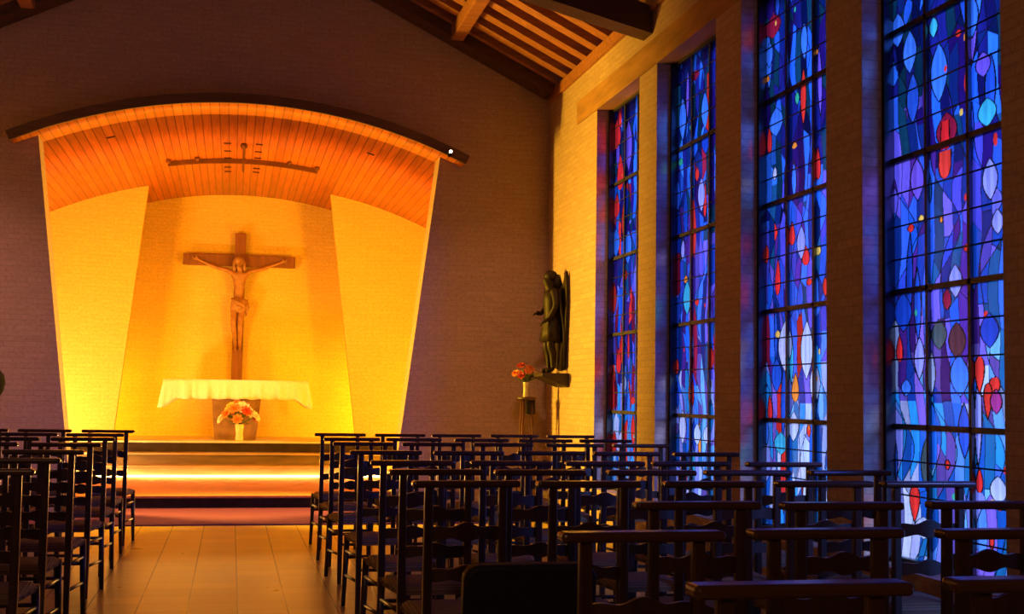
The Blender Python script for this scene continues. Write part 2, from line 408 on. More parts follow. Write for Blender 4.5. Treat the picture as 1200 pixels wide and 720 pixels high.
# ------------------------------------------------------------------ end wall with its flared opening
def foot(sgn, z):             # edge of the opening
    return (-1.566 - 0.124*z) if sgn < 0 else (1.716 + 0.124*z)
ZF = 3.955
TOPX = [XL-0.25] + [XL-0.25 + (XR+0.25-XL+0.25)*i/40 for i in range(1, 41)]
b = MB()
b.prism([(XL-0.3, 0), (foot(-1, 0), 0), (foot(-1, ZF), ZF+0.045), (XL-0.3, ZF+0.045)], YE, YE+0.35, 'y')
b.prism([(foot(1, 0), 0), (XR+0.3, 0), (XR+0.3, ZF+0.045), (foot(1, ZF), ZF+0.045)], YE, YE+0.35, 'y')
xs = [XL-0.3, foot(-1, ZF)] + [foot(-1, ZF) + (foot(1, ZF)-foot(-1, ZF))*i/24 for i in range(1, 25)] + [XR+0.3]
xs = sorted(set(xs + [XC]))
for a, c in zip(xs, xs[1:]):
    lo = lambda x: max(ZF, zv(x))+0.045 if foot(-1, ZF)-1e-6 <= x <= foot(1, ZF)+1e-6 else ZF+0.045
    b.prism([(a, lo(a)), (c, lo(c)), (c, zroof(c, 0.3)), (a, zroof(a, 0.3))], YE, YE+0.35, 'y')
bmesh.ops.remove_doubles(b.bm, verts=b.bm.verts, dist=1e-4)
tag(b.build('wall_end', M['brick_end']), 'brown brick gable wall around the glowing altar niche', 'wall', kind='structure')

# ------------------------------------------------------------------ niche behind the opening
b = MB(); b.box(-3.0, 3.15, 20.3, 20.5, 0, 4.5)
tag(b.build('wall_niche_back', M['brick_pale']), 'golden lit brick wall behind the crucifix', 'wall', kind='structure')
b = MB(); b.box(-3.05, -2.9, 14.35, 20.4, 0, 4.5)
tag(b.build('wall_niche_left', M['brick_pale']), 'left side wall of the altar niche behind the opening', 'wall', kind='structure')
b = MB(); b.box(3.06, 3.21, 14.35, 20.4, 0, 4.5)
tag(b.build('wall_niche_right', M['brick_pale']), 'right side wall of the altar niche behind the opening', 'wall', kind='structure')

def wing(name, label, xt, xb, xo, ye, yo):
    """free standing brick screen: inner edge leans (xt at the vault, xb at the floor), outer edge xo at the side wall"""
    zt = zv(xt); b = MB(); th = 0.12
    n = 10; top = []
    for i in range(n+1):
        x = xt + (xo-xt)*i/n; t = i/n
        top.append((x, ye+(yo-ye)*t, zv(x)+0.03))
    poly = [(xb, ye, 0.6)] + top + [(xo, yo, 0.6)]
    V = [p for p in poly] + [(p[0], p[1]+th, p[2]) for p in poly]
    k = len(poly)
    F = [list(range(k)), list(range(2*k-1, k-1, -1))] + [[i, (i+1) % k, k+(i+1) % k, k+i] for i in range(k)]
    b.faces(V, F)
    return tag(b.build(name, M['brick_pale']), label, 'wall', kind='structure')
wing('wall_wing_left', 'tall bright yellow brick screen left of the crucifix', -1.232, -1.605, -2.92, 18.76, 18.36)
wing('wall_wing_right', 'tall golden brick screen right of the crucifix', 1.342, 1.80, 3.08, 18.84, 18.25)

# vaulted timber ceiling of the niche with its canopy edge
def vault_mesh():
    me_b = bmesh.new(); uv = me_b.loops.layers.uv.new('UVMap')
    th = 0.09
    def strip(x0, x1, y0, y1, n=48):
        lo, hi = [], []
        for i in range(n+1):
            x = x0+(x1-x0)*i/n; a = math.asin((x-XC)/RV)
            lo.append((x, zv(x), RV*a)); xo = XC+(RV+th)*math.sin(a); hi.append((xo, ZA-RV+(RV+th)*math.cos(a), RV*a))
        def quad(p):
            f = me_b.faces.new([me_b.verts.new(q[0]) for q in p])
            for l, q in zip(f.loops, p): l[uv].uv = q[1]
            return f
        for i in range(n):
            A, B, C, D = lo[i], lo[i+1], hi[i], hi[i+1]
            quad([((A[0], y0, A[1]), (A[2], y0)), ((A[0], y1, A[1]), (A[2], y1)), ((B[0], y1, B[1]), (B[2], y1)), ((B[0], y0, B[1]), (B[2], y0))]).smooth = True
            quad([((C[0], y0, C[1]), (C[2], y0)), ((D[0], y0, D[1]), (D[2], y0)), ((D[0], y1, D[1]), (D[2], y1)), ((C[0], y1, C[1]), (C[2], y1))]).smooth = True
            for y, s in ((y0, 1), (y1, -1)):
                p = [((A[0], y, A[1]), (A[2], 0)), ((B[0], y, B[1]), (B[2], 0)), ((D[0], y, D[1]), (D[2], .1)), ((C[0], y, C[1]), (C[2], .1))]
                quad(p if s > 0 else p[::-1])
        for i in (0, n):
            A, C = lo[i], hi[i]
            p = [((A[0], y0, A[1]), (0, y0)), ((A[0], y1, A[1]), (0, y1)), ((C[0], y1, C[1]), (.1, y1)), ((C[0], y0, C[1]), (.1, y0))]
            quad(p if i else p[::-1])
    strip(-2.285, 2.44, 13.77, 14.36)
    strip(-3.0, 3.16, 14.352, 20.4)
    bmesh.ops.remove_doubles(me_b, verts=me_b.verts, dist=1e-5)
    bmesh.ops.recalc_face_normals(me_b, faces=me_b.faces)
    me = bpy.data.meshes.new('vaulted_ceiling'); me_b.to_mesh(me); me_b.free(); return me
vault = link('ceiling_niche', vault_mesh(), M['vault'])
tag(vault, 'curved orange boarded canopy ceiling over the altar niche', 'ceiling', kind='structure')
# dark fascia along the front arch
b = MB(); n = 48; V = []; th = 0.10
for i in range(n+1):
    x = -2.295+(2.45+2.295)*i/n; a = math.asin((x-XC)/RV)
    for r, y in ((RV-0.004, 13.74), (RV+th, 13.74), (RV+th, 13.775), (RV-0.004, 13.775)):
        V.append((XC+r*math.sin(a), y, ZA-RV+r*math.cos(a)))
F = []
for i in range(n):
    for k in range(4):
        F.append([4*i+k, 4*i+(k+1) % 4, 4*i+4+(k+1) % 4, 4*i+4+k])
F += [[0, 1, 2, 3], [4*n+3, 4*n+2, 4*n+1, 4*n]]
b.faces(V, F); fo = b.build('fascia', M['fascia'], vault); tag(fo, 'dark fascia edge')
# small dark vent slots in the boards
for x, ys in ((-0.135, (16.03, 16.55, 17.05, 17.75, 18.1)), (0.25, (16.0, 16.5, 16.95, 17.75, 18.05)), (-1.42, (15.0,)), (1.55, (15.2,))):
    for y in ys:
        a = math.asin((x-XC)/RV)
        Mx = Matrix.Translation((x, y, zv(x))) @ Matrix.Rotation(a, 4, 'Y')
        MB().box(-0.045, 0.045, -0.03, 0.03, -0.006, 0.01, M=Mx).build('vent_slot', M['slot'], vault)
# curved light rail under the vault
rail = empty('curved_lighting_rail', (XC, 17.1, ZA)); tag(rail, 'thin curved brown lighting bar fixed under the boarded vault', 'lighting rail')
b = MB(); n = 30; V = []; F = []
for i in range(n+1):
    x = -0.90+1.94*i/n; a = math.asin((x-XC)/RV)
    for r, y in ((RV-0.002, -0.02), (RV-0.062, -0.02), (RV-0.062, 0.03), (RV-0.002, 0.03)):
        V.append((r*math.sin(a), y, -RV+r*math.cos(a)))
for i in range(n):
    for k in range(4): F.append([4*i+k, 4*i+(k+1) % 4, 4*i+4+(k+1) % 4, 4*i+4+k])
F += [[0, 1, 2, 3], [4*n+3, 4*n+2, 4*n+1, 4*n]]
b.faces(V, F); b.build('bar', M['fitting'], rail)
for x in (-0.88, -0.52, 0.66, 1.02):
    z = zv(x)-ZA
    MB().lathe([(0.03, -0.03), (0.035, 0.0), (0.02, 0.012)], (x-XC, -0.16, z-0.012), 14).box(x-XC-0.012, x-XC+0.012, -0.16, -0.02, z-0.035, z-0.012).build('lamp_holder', M['fitting'], rail)
MB().tube([(-0.015, -1.08, -0.012), (-0.012, 0.9, -0.012)], 0.011, 8).build('conduit', M['fitting'], rail)
MB().ball((-0.015, -1.08, -0.03), 0.045, n=12).build('junction_box', M['fitting'], rail)

# ------------------------------------------------------------------ window wall
OPEN = [(10.705, 12.055), (8.868, 10.222), (7.055, 8.378), (5.258, 6.602), (3.44, 4.785)]
ZS, ZH = 0.42, 4.15
WT = 0.34
b = MB()
b.box(XR, XR+WT, YB-0.2, YE+0.0, 0, ZS)
edges = [YB-0.2] + [v for o in sorted(OPEN) for v in o] + [YE]
for i in range(0, len(edges), 2):
    b.box(XR, XR+WT, edges[i], edges[i+1], ZS, ZH)
b.box(XR, XR+WT, YB-0.2, YE, ZH, 4.72)
tag(b.build('wall_right', M['brick_side']), 'yellow brick side wall pierced by tall stained glass windows', 'wall', kind='structure')
b = MB(); b.box(XR-0.012, XR+WT+0.01, YB-0.1, 12.79, ZH-0.004, 4.385, 0.004)
tag(b.build('trim_1', M['concrete']), 'long orange brown lintel beam over the stained glass windows', 'lintel', kind='structure')
b = MB(); b.box(XR-0.035, XR+0.2, YB-0.1, YE, EAVE, EAVE+0.125, 0.005)
tag(b.build('trim_2', M['rafter']), 'orange wall plate where the rafters meet the window wall', 'wall plate', kind='structure')
b = MB(); b.box(XL-0.3, XL, YB-0.2, YE, 0, 4.72)
tag(b.build('wall_left', M['brick_end']), 'left side wall of the nave, out of the picture', 'wall', kind='structure')
b = MB(); b.prism([(XL-0.3, 0), (XR+0.3, 0), (XR+0.3, zroof(XR+0.3, 0.3)), (XC, zroof(XC, 0.3)), (XL-0.3, zroof(XL-0.3, 0.3))], YB-0.2, YB, 'y')
tag(b.build('wall_back', M['plaster']), 'rear wall of the nave behind the chairs', 'wall', kind='structure')

# ------------------------------------------------------------------ roof
b = MB(); o = 0.30
for s in (-1, 1):
    xe = XC + s*(XR+0.45-XC); xr = XC
    z0, z1 = zroof(xe, o), zroof(xr, o)
    b.prism([(xe, z0), (xr, z1), (xr, z1+0.12), (xe, z0+0.12)], YB-0.3, YE+0.4, 'y')
tag(b.build('ceiling', M['roofboard']), 'dark boarded underside of the pitched nave roof', 'ceiling', kind='structure')
for k in range(13):
    y = 9.05+0.385*k
    x0, x1 = XR+0.10, XC+0.1
    zc = lambda x: zroof(x, 0.12+0.09)
    r = MB().bar((x0, y, zc(x0)), (x1, y, zc(x1)), 0.17, 0.17, 0.006, up=(0, 0, 1)).build('roof_rafter', M['rafter'])
    tag(r, 'slim orange-lit rafter sloping up from the window wall', 'rafter', group='rafters over the window wall', kind='structure')
for k in range(3):
    y = 12.9+0.385*k
    r = MB().bar((XL-0.1, y, zroof(XL-0.1, 0.21)), (XC-0.1, y, zroof(XC-0.1, 0.21)), 0.17, 0.17, 0.006).build('roof_rafter', M['rafter'])
    tag(r, 'dark rafter in the roof slope over the far left corner', 'rafter', group='rafters over the far left corner', kind='structure')
for s in (1, -1):
    xa, xb = XC+s*(XR-XC-0.02), XC+s*0.05
    r = MB().bar((xa, 13.83, zroof(xa, 0.11)), (xb, 13.83, zroof(xb, 0.11)), 0.33, 0.22, 0.01).build('wall_rafter', M['darkbeam'])
    tag(r, 'broad dark beam along the %s slope of the gable wall top' % ('right' if s > 0 else 'left'), 'beam', kind='structure')
    x = XC+s*2.235
    r = MB().box(x-0.07, x+0.07, YB, 13.66, zroof(x)-0.03, zroof(x, 0.13), 0.008).build('roof_purlin', M['rafter'])
    tag(r, ['dark purlin at the far left top corner of the gable', 'orange-lit purlin running under the rafters toward the gable'][s > 0], 'purlin', kind='structure')
tr = empty('roof_truss', (XR, 10.46, 4.55)); tag(tr, 'heavy dark sloping truss timber ending square at the window wall', 'truss', kind='structure')
b = MB(); b.prism([(-0.005, -0.11), (-0.005, 0.125), (-0.21, 0.20), (-1.9, 0.79), (-1.9, 0.36), (-0.55, 0.022)], -0.12, 0.12, 'y'); b.build('timber', M['darkbeam'], tr)
b = MB(); b.tube([(-0.62, -0.135, 0.2), (-0.62, -0.10, 0.2)], 0.028, 12).tube([(-0.62, -0.155, 0.2), (-0.62, -0.13, 0.2)], 0.016, 6); b.build('bolt', M['blackmetal'], tr)

# ------------------------------------------------------------------ stained glass
ACC = {
4 : [(0.7,3.22,0.032,0.022,'r'),(0.77,2.95,0.019,0.058,'r'),(0.58,2.73,0.10,0.10,'m'),(0.565,2.715,0.042,0.075,'Q'),(0.46,3.32,0.043,0.058,'c'),(0.72,2.8,0.016,0.02,'y'),(0.95,2.75,0.081,0.073,'c'),(1.02,2.6,0.018,0.034,'r'),(0.56,2.555,0.060,0.075,'U'),(0.32,2.3,0.031,0.021,'y'),(0.21,2.26,0.036,0.024,'r'),(0.52,2.27,0.025,0.02,'o'),(0.79,2.31,0.019,0.024,'r'),(0.76,2.09,0.031,0.024,'r'),(0.08,1.6,0.051,0.076,'R'),(0.57,1.84,0.041,0.058,'m'),(0.49,1.66,0.075,0.081,'g'),(0.66,1.62,0.079,0.097,'n'),(0.86,1.44,0.062,0.095,'H'),(0.99,1.38,0.065,0.05,'H'),(0.93,1.31,0.051,0.09,'H'),(1.0,1.31,0.05,0.062,'p'),(0.92,1.74,0.018,0.017,'r'),(0.12,1.8,0.093,0.109,'d'),(0.95,1.66,0.08,0.088,'d'),(0.68,1.44,0.087,0.109,'b'),(0.15,1.38,0.055,0.047,'b'),(0.23,0.75,0.075,0.10,'H'),(0.85,0.92,0.045,0.063,'R'),(0.56,0.98,0.024,0.029,'r'),(1.07,0.98,0.014,0.02,'r'),(1.01,0.88,0.071,0.07,'w'),(0.96,0.82,0.018,0.014,'y'),(1.02,0.8,0.035,0.018,'r'),(0.95,0.62,0.03,0.04,'H'),(0.62,0.82,0.02,0.02,'e'),(0.32,0.63,0.095,0.059,'w'),(0.55,0.65,0.057,0.057,'w'),(0.35,0.97,0.052,0.136,'g'),(0.08,3.41,0.076,0.098,'b'),(0.21,3.25,0.073,0.121,'b'),(0.51,3.06,0.084,0.161,'b'),(0.83,3.27,0.054,0.11,'b'),(0.92,3.0,0.067,0.065,'v'),(0.24,2.98,0.064,0.143,'B'),(0.97,2.41,0.066,0.106,'l'),(0.28,2.52,0.071,0.118,'v'),(1.03,2.19,0.05,0.063,'l'),(0.4,1.45,0.051,0.136,'w'),(0.29,1.54,0.053,0.116,'l'),(0.65,1.93,0.064,0.088,'l')] ,
3 : [(0.45,2.42,0.067,0.081,'R'),(0.66,2.25,0.077,0.067,'R'),(0.22,2.15,0.063,0.129,'R'),(0.03,2.32,0.044,0.072,'r'),(0.84,2.26,0.043,0.033,'y'),(0.94,2.02,0.036,0.065,'r'),(0.71,2.07,0.044,0.025,'r'),(0.5,1.39,0.079,0.096,'o'),(0.09,1.25,0.058,0.094,'R'),(0.7,1.11,0.031,0.044,'r'),(0.22,1.75,0.042,0.029,'y'),(0.29,1.69,0.041,0.029,'e'),(0.14,3.92,0.131,0.085,'m'),(0.84,2.83,0.055,0.111,'R'),(0.08,3.13,0.058,0.103,'R'),(0.53,3.32,0.033,0.046,'e'),(0.83,3.56,0.031,0.02,'o'),(0.05,3.57,0.044,0.025,'o'),(0.49,3.01,0.06,0.023,'o'),(0.19,3.23,0.114,0.102,'b'),(0.64,3.68,0.052,0.127,'b'),(0.08,3.73,0.059,0.092,'b'),(0.59,2.34,0.065,0.113,'l'),(0.34,1.67,0.109,0.173,'w'),(0.67,1.63,0.089,0.194,'w'),(0.2,1.47,0.084,0.117,'B'),(0.79,1.41,0.074,0.136,'w'),(0.47,1.13,0.079,0.101,'w'),(0.27,1.01,0.11,0.075,'c'),(0.17,2.87,0.036,0.048,'w')] ,
2 : [(0.67,2.9,0.047,0.151,'R'),(0.49,3.12,0.049,0.056,'r'),(0.38,1.39,0.089,0.159,'R'),(0.24,2.29,0.071,0.032,'o'),(0.5,2.08,0.048,0.031,'r'),(0.03,1.57,0.053,0.071,'r'),(0.79,1.42,0.036,0.053,'r'),(0.44,3.95,0.089,0.043,'m'),(0.14,3.65,0.084,0.182,'b'),(0.66,3.61,0.076,0.153,'b'),(0.02,3.01,0.075,0.146,'B'),(0.59,2.94,0.077,0.138,'l'),(0.72,1.02,0.065,0.073,'w'),(0.52,1.02,0.077,0.088,'w'),(0.18,1.07,0.082,0.14,'w'),(0.27,2.13,0.091,0.141,'c'),(0.83,1.62,0.045,0.086,'r'),(0.1,3.29,0.053,0.036,'e'),(0.68,3.36,0.094,0.104,'d')] ,
1 : [(0.08,3.9,0.187,0.146,'R'),(0.21,3.5,0.155,0.177,'R'),(0.1,3.19,0.129,0.119,'R'),(0.02,1.4,0.101,0.233,'R'),(0.21,1.66,0.112,0.123,'R'),(0.57,2.15,0.066,0.089,'R'),(0.4,2.47,0.068,0.057,'r'),(0.05,2.27,0.072,0.143,'r'),(0.67,1.28,0.077,0.039,'r'),(0.47,3.71,0.108,0.249,'v'),(0.48,2.73,0.108,0.164,'b'),(0.68,1.0,0.064,0.157,'r'),(0.09,0.86,0.085,0.123,'r'),(0.4,1.44,0.068,0.089,'w'),(0.31,0.87,0.109,0.113,'w'),(0.09,2.82,0.115,0.143,'b')] ,
}
KEY = {'r': (0.9, 0.035, 0.03), 'H': (0.95, 0.04, 0.035), 'Q': (0.9, 0.02, 0.03), 'U': (0.95, 0.05, 0.04), 'R': (0.95, 0.03, 0.035), 'o': (1.0, 0.28, 0.04), 'y': (1.0, 0.62, 0.12), 'c': (0.05, 0.50, 0.80), 'b': (0.05, 0.22, 1.0),
       'B': (0.02, 0.10, 0.70), 'd': (0.01, 0.06, 0.55), 'm': (0.32, 0.01, 0.05), 'n': (0.10, 0.03, 0.05), 'g': (0.06, 0.10, 0.12), 'e': (0.04, 0.50, 0.32),
       'w': (0.55, 0.62, 1.0), 'v': (0.18, 0.10, 0.80), 'l': (0.32, 0.34, 1.0), 'p': (0.45, 0.04, 0.28)}
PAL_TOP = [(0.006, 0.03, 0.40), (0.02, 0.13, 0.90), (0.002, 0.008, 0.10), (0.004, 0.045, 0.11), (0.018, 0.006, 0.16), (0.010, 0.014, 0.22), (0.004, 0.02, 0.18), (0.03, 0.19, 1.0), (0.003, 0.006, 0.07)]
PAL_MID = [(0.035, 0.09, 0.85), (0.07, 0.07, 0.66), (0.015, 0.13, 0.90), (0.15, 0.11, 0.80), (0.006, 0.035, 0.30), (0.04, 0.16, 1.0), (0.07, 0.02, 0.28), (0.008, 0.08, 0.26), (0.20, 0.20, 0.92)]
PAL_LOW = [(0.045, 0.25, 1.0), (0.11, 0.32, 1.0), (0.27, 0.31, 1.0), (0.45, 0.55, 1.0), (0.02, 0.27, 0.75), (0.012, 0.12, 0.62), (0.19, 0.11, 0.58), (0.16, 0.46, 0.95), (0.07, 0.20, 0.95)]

def paint_panes(seed, W, H, acc, cw=0.0075, dark=1.0, reds=0.05):
    """pane colours and leading of one window on a fine grid; s from the altar-side jamb, v from the sill"""
    rng = np.random.RandomState(seed)
    ns, nv = int(W/cw)+1, int(H/cw)+1
    s, v = np.meshgrid(np.linspace(0, W, ns), np.linspace(0, H, nv))
    def wob(a, k, ph): return a*np.sin(2*PI*v/k+ph)
    p1, p2, p3 = rng.rand(3)*6.28
    # long crossing leads that bound lens shaped panes, over upright strips of colour
    A = (s + wob(0.15, 1.47, p1) + wob(0.04, 0.61, p2) + 0.05*v)/0.36
    B = (s - wob(0.16, 1.21, p3) + wob(0.05, 0.57, p1*2) - 0.04*v)/0.42
    D = (s + 0.025*np.sin(2*PI*v/1.7+p2) + 0.012*np.sin(2*PI*v/0.5+p1))/0.088
    iD = np.floor(D).astype(int)
    off = np.array([rng.rand() for _ in range(400)])
    Cc = v/(0.30+0.25*off[(iD+50) % 400]) + off[(iD+150) % 400] + 0.6*(D-iD)*(off[(iD+250) % 400]-0.5)
    ia, ib, idd, ic = [np.floor(q).astype(int) for q in (A, B, D, Cc)]
    def h(*a):
        x = np.zeros_like(ia, dtype=np.int64)+seed*7919
        for q in a: x = (x*1103515245 + (q.astype(np.int64)+1000)*12345 + 1013904223) & 0x7fffffff; x = x ^ (x >> 13)
        return (x % 9973)/9973.0
    r1 = h(ia, ib, idd); r2 = h(ia*3+1, ib, idd, ic); r3 = h(ia, ib*5, ic+77)
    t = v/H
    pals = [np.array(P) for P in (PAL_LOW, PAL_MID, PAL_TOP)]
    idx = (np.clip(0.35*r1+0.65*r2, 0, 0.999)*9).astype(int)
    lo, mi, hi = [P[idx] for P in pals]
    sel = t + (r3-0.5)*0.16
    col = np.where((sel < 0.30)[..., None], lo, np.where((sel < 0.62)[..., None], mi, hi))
    red = (h(ia+5, ib*2, idd, ic*3) < reds)
    col = np.where((red)[..., None], np.where((r2 < 0.5)[..., None], np.array(KEY['m']), np.array(KEY['r'])), col)
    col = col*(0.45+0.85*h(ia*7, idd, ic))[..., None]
    def edge(q, lw, grad):
        f = np.abs(q-np.round(q)); return f*grad < lw
    lead = edge(A, 0.0048, 0.36) | edge(B, 0.0048, 0.42) | edge(D, 0.0026, 0.088) | (edge(Cc, 0.0026, 0.42))
    # separate drops and almonds set into the pattern
    drops = list(acc)
    for _ in range(16):
        k = rng.choice(list('bbBdlvvcBddb')) if rng.rand() > reds*4 else rng.choice(list('rRo'))
        zz = rng.rand()*H
        if zz > 0.62*H and k in 'wlc': k = 'b'
        drops.insert(0, (rng.rand()*W, zz+ZS, 0.025+0.035*rng.rand(), 0.09+0.17*rng.rand(), k))
    for _ in range(7):
        drops.append((rng.rand()*W, rng.rand()*H+ZS, 0.013, 0.018, rng.choice(list('royroe'))))
    for cs, cz, hw, hh, k in drops:
        lean = 0.10*((cs*37.0+cz*11.0) % 1-0.5)
        u = (s-cs-lean*(v-(cz-ZS)))/hw; w = (v-(cz-ZS))/hh
        lim = np.clip(1-w*w, 0, 1)
        if k in 'Ro':        # flame: pointed above, round below
            prof = np.where(np.abs(w) < 1, np.sqrt(np.clip((w+1)/2, 0, 1))*np.clip(1-w, 0, 2)/1.09*1.0, 0)
        elif hw < 0.02: prof = np.sqrt(lim)
        elif k in 'H': prof = np.where(np.abs(w) < 1, np.sqrt(np.clip((1-w)/2, 0, 1))*np.clip(1+w, 0, 2)/1.09, 0)
        elif k in 'Q': prof = np.where(np.abs(w) < 1, 1.0-0.12*w, 0)
        elif k in 'U': prof = np.where(w < 0, np.sqrt(lim), np.where(w < 1, 1.0, 0))
        else: prof = lim     # lens, pointed at both ends
        du = prof-np.abs(u)
        inside = (du > 0) & (np.abs(w) < 1)
        rim = (np.abs(du)*hw < 0.006) & (np.abs(w) < 1.02)
        shade = (0.82+0.3*np.clip(0.5-0.5*w, 0, 1))[..., None]
        c = np.array(KEY[k])
        alt = c*np.where((np.floor((s-cs)/0.03) % 2 == 0), 1.0, 0.8)[..., None]
        col = np.where(inside[..., None], alt*shade, col)
        lead = (lead & ~inside) | (rim if hw > 0.022 else np.zeros_like(rim))
    # fine cross leads at the saddle bars
    col = np.clip(col*dark, 0, 1)
    col = np.where(lead[..., None], 0.004, col)
    return s, v, col, ns, nv

XG = XR+0.18
def stained_window(i, y0, y1, seed, acc, label, dark=1.0, reds=0.05, cw=0.005):
    w = empty('window_%d' % i, (XG, y1, ZS)); tag(w, label, 'window', kind='structure')
    W, H = y1-y0, ZH-ZS
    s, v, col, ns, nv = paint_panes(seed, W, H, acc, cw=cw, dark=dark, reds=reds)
    co = np.zeros((nv, ns, 3), dtype=np.float32); co[..., 1] = -s; co[..., 2] = v
    idx = np.arange(ns*nv).reshape(nv, ns)
    quads = np.stack([idx[:-1, :-1], idx[:-1, 1:], idx[1:, 1:], idx[1:, :-1]], -1).reshape(-1, 4)
    me = bpy.data.meshes.new('stained_glass')
    me.vertices.add(ns*nv); me.vertices.foreach_set('co', co.ravel())
    nq = len(quads)
    me.loops.add(nq*4); me.loops.foreach_set('vertex_index', quads.ravel().astype(np.int32))
    me.polygons.add(nq); me.polygons.foreach_set('loop_start', np.arange(0, nq*4, 4, dtype=np.int32))
    me.update(calc_edges=True)
    at = me.color_attributes.new('pane_colour', 'FLOAT_COLOR', 'POINT')
    rgba = np.ones((ns*nv, 4), dtype=np.float32); rgba[:, :3] = col.reshape(-1, 3)
    at.data.foreach_set('color', rgba.ravel())
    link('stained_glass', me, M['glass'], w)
    b = MB(); d = 0.03
    b.box(-d-0.03, d, -0.035, 0.0, 0, H).box(-d-0.03, d, -W, -W+0.035, 0, H).box(-d, d, -W, 0, 0, 0.03).box(-d, d, -W, 0, H-0.03, H)
    b.build('window_frame', M['lead'], w)
    for sx in (0.40, 0.805):
        MB().box(-0.02, 0.015, -sx-0.013, -sx+0.013, 0.0, H).build('mullion', M['lead'], w)
    for z in (1.165, 1.915, 2.66, 3.395):
        MB().box(-0.02, 0.015, -W, 0, z-ZS-0.015, z-ZS+0.015).build('glazing_bar', M['lead'], w)
    for k in range(-1, 5):
        for j in (1, 2, 3):
            z = 1.165+0.745*(k-1)+0.745*j/4-ZS
            if 0.05 < z < H-0.05:
                MB().tube([(-0.012, -W, z), (-0.012, 0, z)], 0.0048, 6).build('saddle_bar', M['lead'], w)
    return w
LB = ['farthest stained glass window, narrow in view, with many red panes beside the statue',
      'second stained glass window from the altar, blue with one long red flame pane',
      'third stained glass window from the altar, with an orange flame pane low down',
      'widest looking stained glass window at the right, with a red drop pane high up',
      'stained glass window just outside the picture on the right']
DK = [0.95, 1.0, 1.0, 1.0, 1.0, 1.0]
for i, (y0, y1) in enumerate(OPEN):
    stained_window(i+1, y0, y1, 11+i*5, ACC.get(i+1, []), LB[i], DK[i], [0.13, 0.06, 0.035, 0.012, 0.03, 0.03][i], 0.005 if i < 4 else 0.012)
# ------------------------------------------------------------------ altar
random.seed(4)
AX, AY, PZ = 0.075, 19.1, 0.62
al = empty('altar', (AX, AY, PZ)); tag(al, 'stone altar with a tapering pedestal under a white cloth', 'altar')
b = MB()
V = []
for z, w, d in ((0.0, 0.295, 0.22), (0.80, 0.365, 0.30)):
    V += [(-w, -d, z), (w, -d, z), (w, d, z), (-w, d, z)]
b.faces(V, [(3, 2, 1, 0), (4, 5, 6, 7), (0, 1, 5, 4), (1, 2, 6, 5), (2, 3, 7, 6), (3, 0, 4, 7)])
bmesh.ops.bevel(b.bm, geom=b.bm.edges[:], offset=0.008, segments=2, profile=0.5, affect='EDGES')
b.build('pedestal', M['altarstone'], al)
MB().box(-1.0, 1.0, -0.38, 0.38, 0.80, 0.845, 0.008).build('table_top', M['altarstone'], al)
# cloth over the table top, hanging about 0.28 m with longer corners
def cloth_mesh():
    hx, hy, zt = 1.008, 0.388, 0.853
    per = []
    n = 90
    for (x0, y0), (x1, y1), m in (((-hx, -hy), (hx, -hy), n), ((hx, -hy), (hx, hy), 36), ((hx, hy), (-hx, hy), n), ((-hx, hy), (-hx, -hy), 36)):
        for i in range(m):
            t = i/m; per.append((x0+(x1-x0)*t, y0+(y1-y0)*t))
    k = len(per); V = []; F = []
    rows = 7
    for r in range(rows+1):
        t = r/rows
        for i, (x, y) in enumerate(per):
            cn = math.exp(-((abs(x)-hx)**2+(abs(y)-hy)**2)/0.012)
            rip = (0.024*math.sin(i*0.55)+0.016*math.sin(i*0.97+1.0)+0.010*math.sin(i*1.7))*t
            nx = 1 if abs(x) >= hx-1e-6 else 0; ny = 1 if abs(y) >= hy-1e-6 else 0
            ox = math.copysign(nx*(0.006+0.012*t+rip) + cn*0.045*t, x); oy = math.copysign(ny*(0.006+0.018*t+rip)+cn*0.03*t, y)
            V.append((x+ox, y+oy, zt - t*(0.275+0.13*cn+0.006*math.sin(i*0.6))))
    for r in range(rows):
        for i in range(k):
            F.append((r*k+i, r*k+(i+1) % k, (r+1)*k+(i+1) % k, (r+1)*k+i))
    F.append(tuple(range(k)))
    return MB().faces(V, F, smooth=True)
cl = cloth_mesh().build('altar_cloth', M['linen'], None, (AX, AY, PZ+0.004))
so = cl.modifiers.new('thick', 'SOLIDIFY'); so.thickness = 0.003
tag(cl, 'white cloth draped over the altar with long hanging corners', 'altar cloth')

# ------------------------------------------------------------------ crucifix
cx = empty('crucifix', (0.073, 20.19, PZ)); tag(cx, 'large brown wooden crucifix against the golden niche wall', 'crucifix')
MB().box(-0.082, 0.082, -0.05, 0.05, 0.0, 3.14, 0.006).build('upright', M['cross'], cx)
MB().box(-0.855, 0.845, -0.062, 0.04, 2.625, 2.80, 0.006).build('crossbeam', M['cross'], cx)
def body(J, mat, parent, sub=2):
    """J: name -> (x,y,z,r[,r2], parent name)"""
    names = list(J); joints = [J[k][:-1] for k in names]
    edges = [(names.index(J[k][-1]), names.index(k)) for k in names if J[k][-1]]
    return skin('body', joints, edges, mat, parent, sub, 0)
J = {'pelvis': (0, -0.13, 2.06, .085, .06, None), 'waist': (0.0, -0.135, 2.20, .07, .05, 'pelvis'), 'chest': (0.0, -0.15, 2.40, .105, .07, 'waist'),
     'neck': (0.0, -0.17, 2.565, .036, .036, 'chest'), 'skull': (-0.012, -0.215, 2.645, .062, .07, 'neck'), 'crown': (-0.016, -0.225, 2.72, .052, .055, 'skull'),
     'nose': (-0.016, -0.292, 2.625, .012, .012, 'skull')}
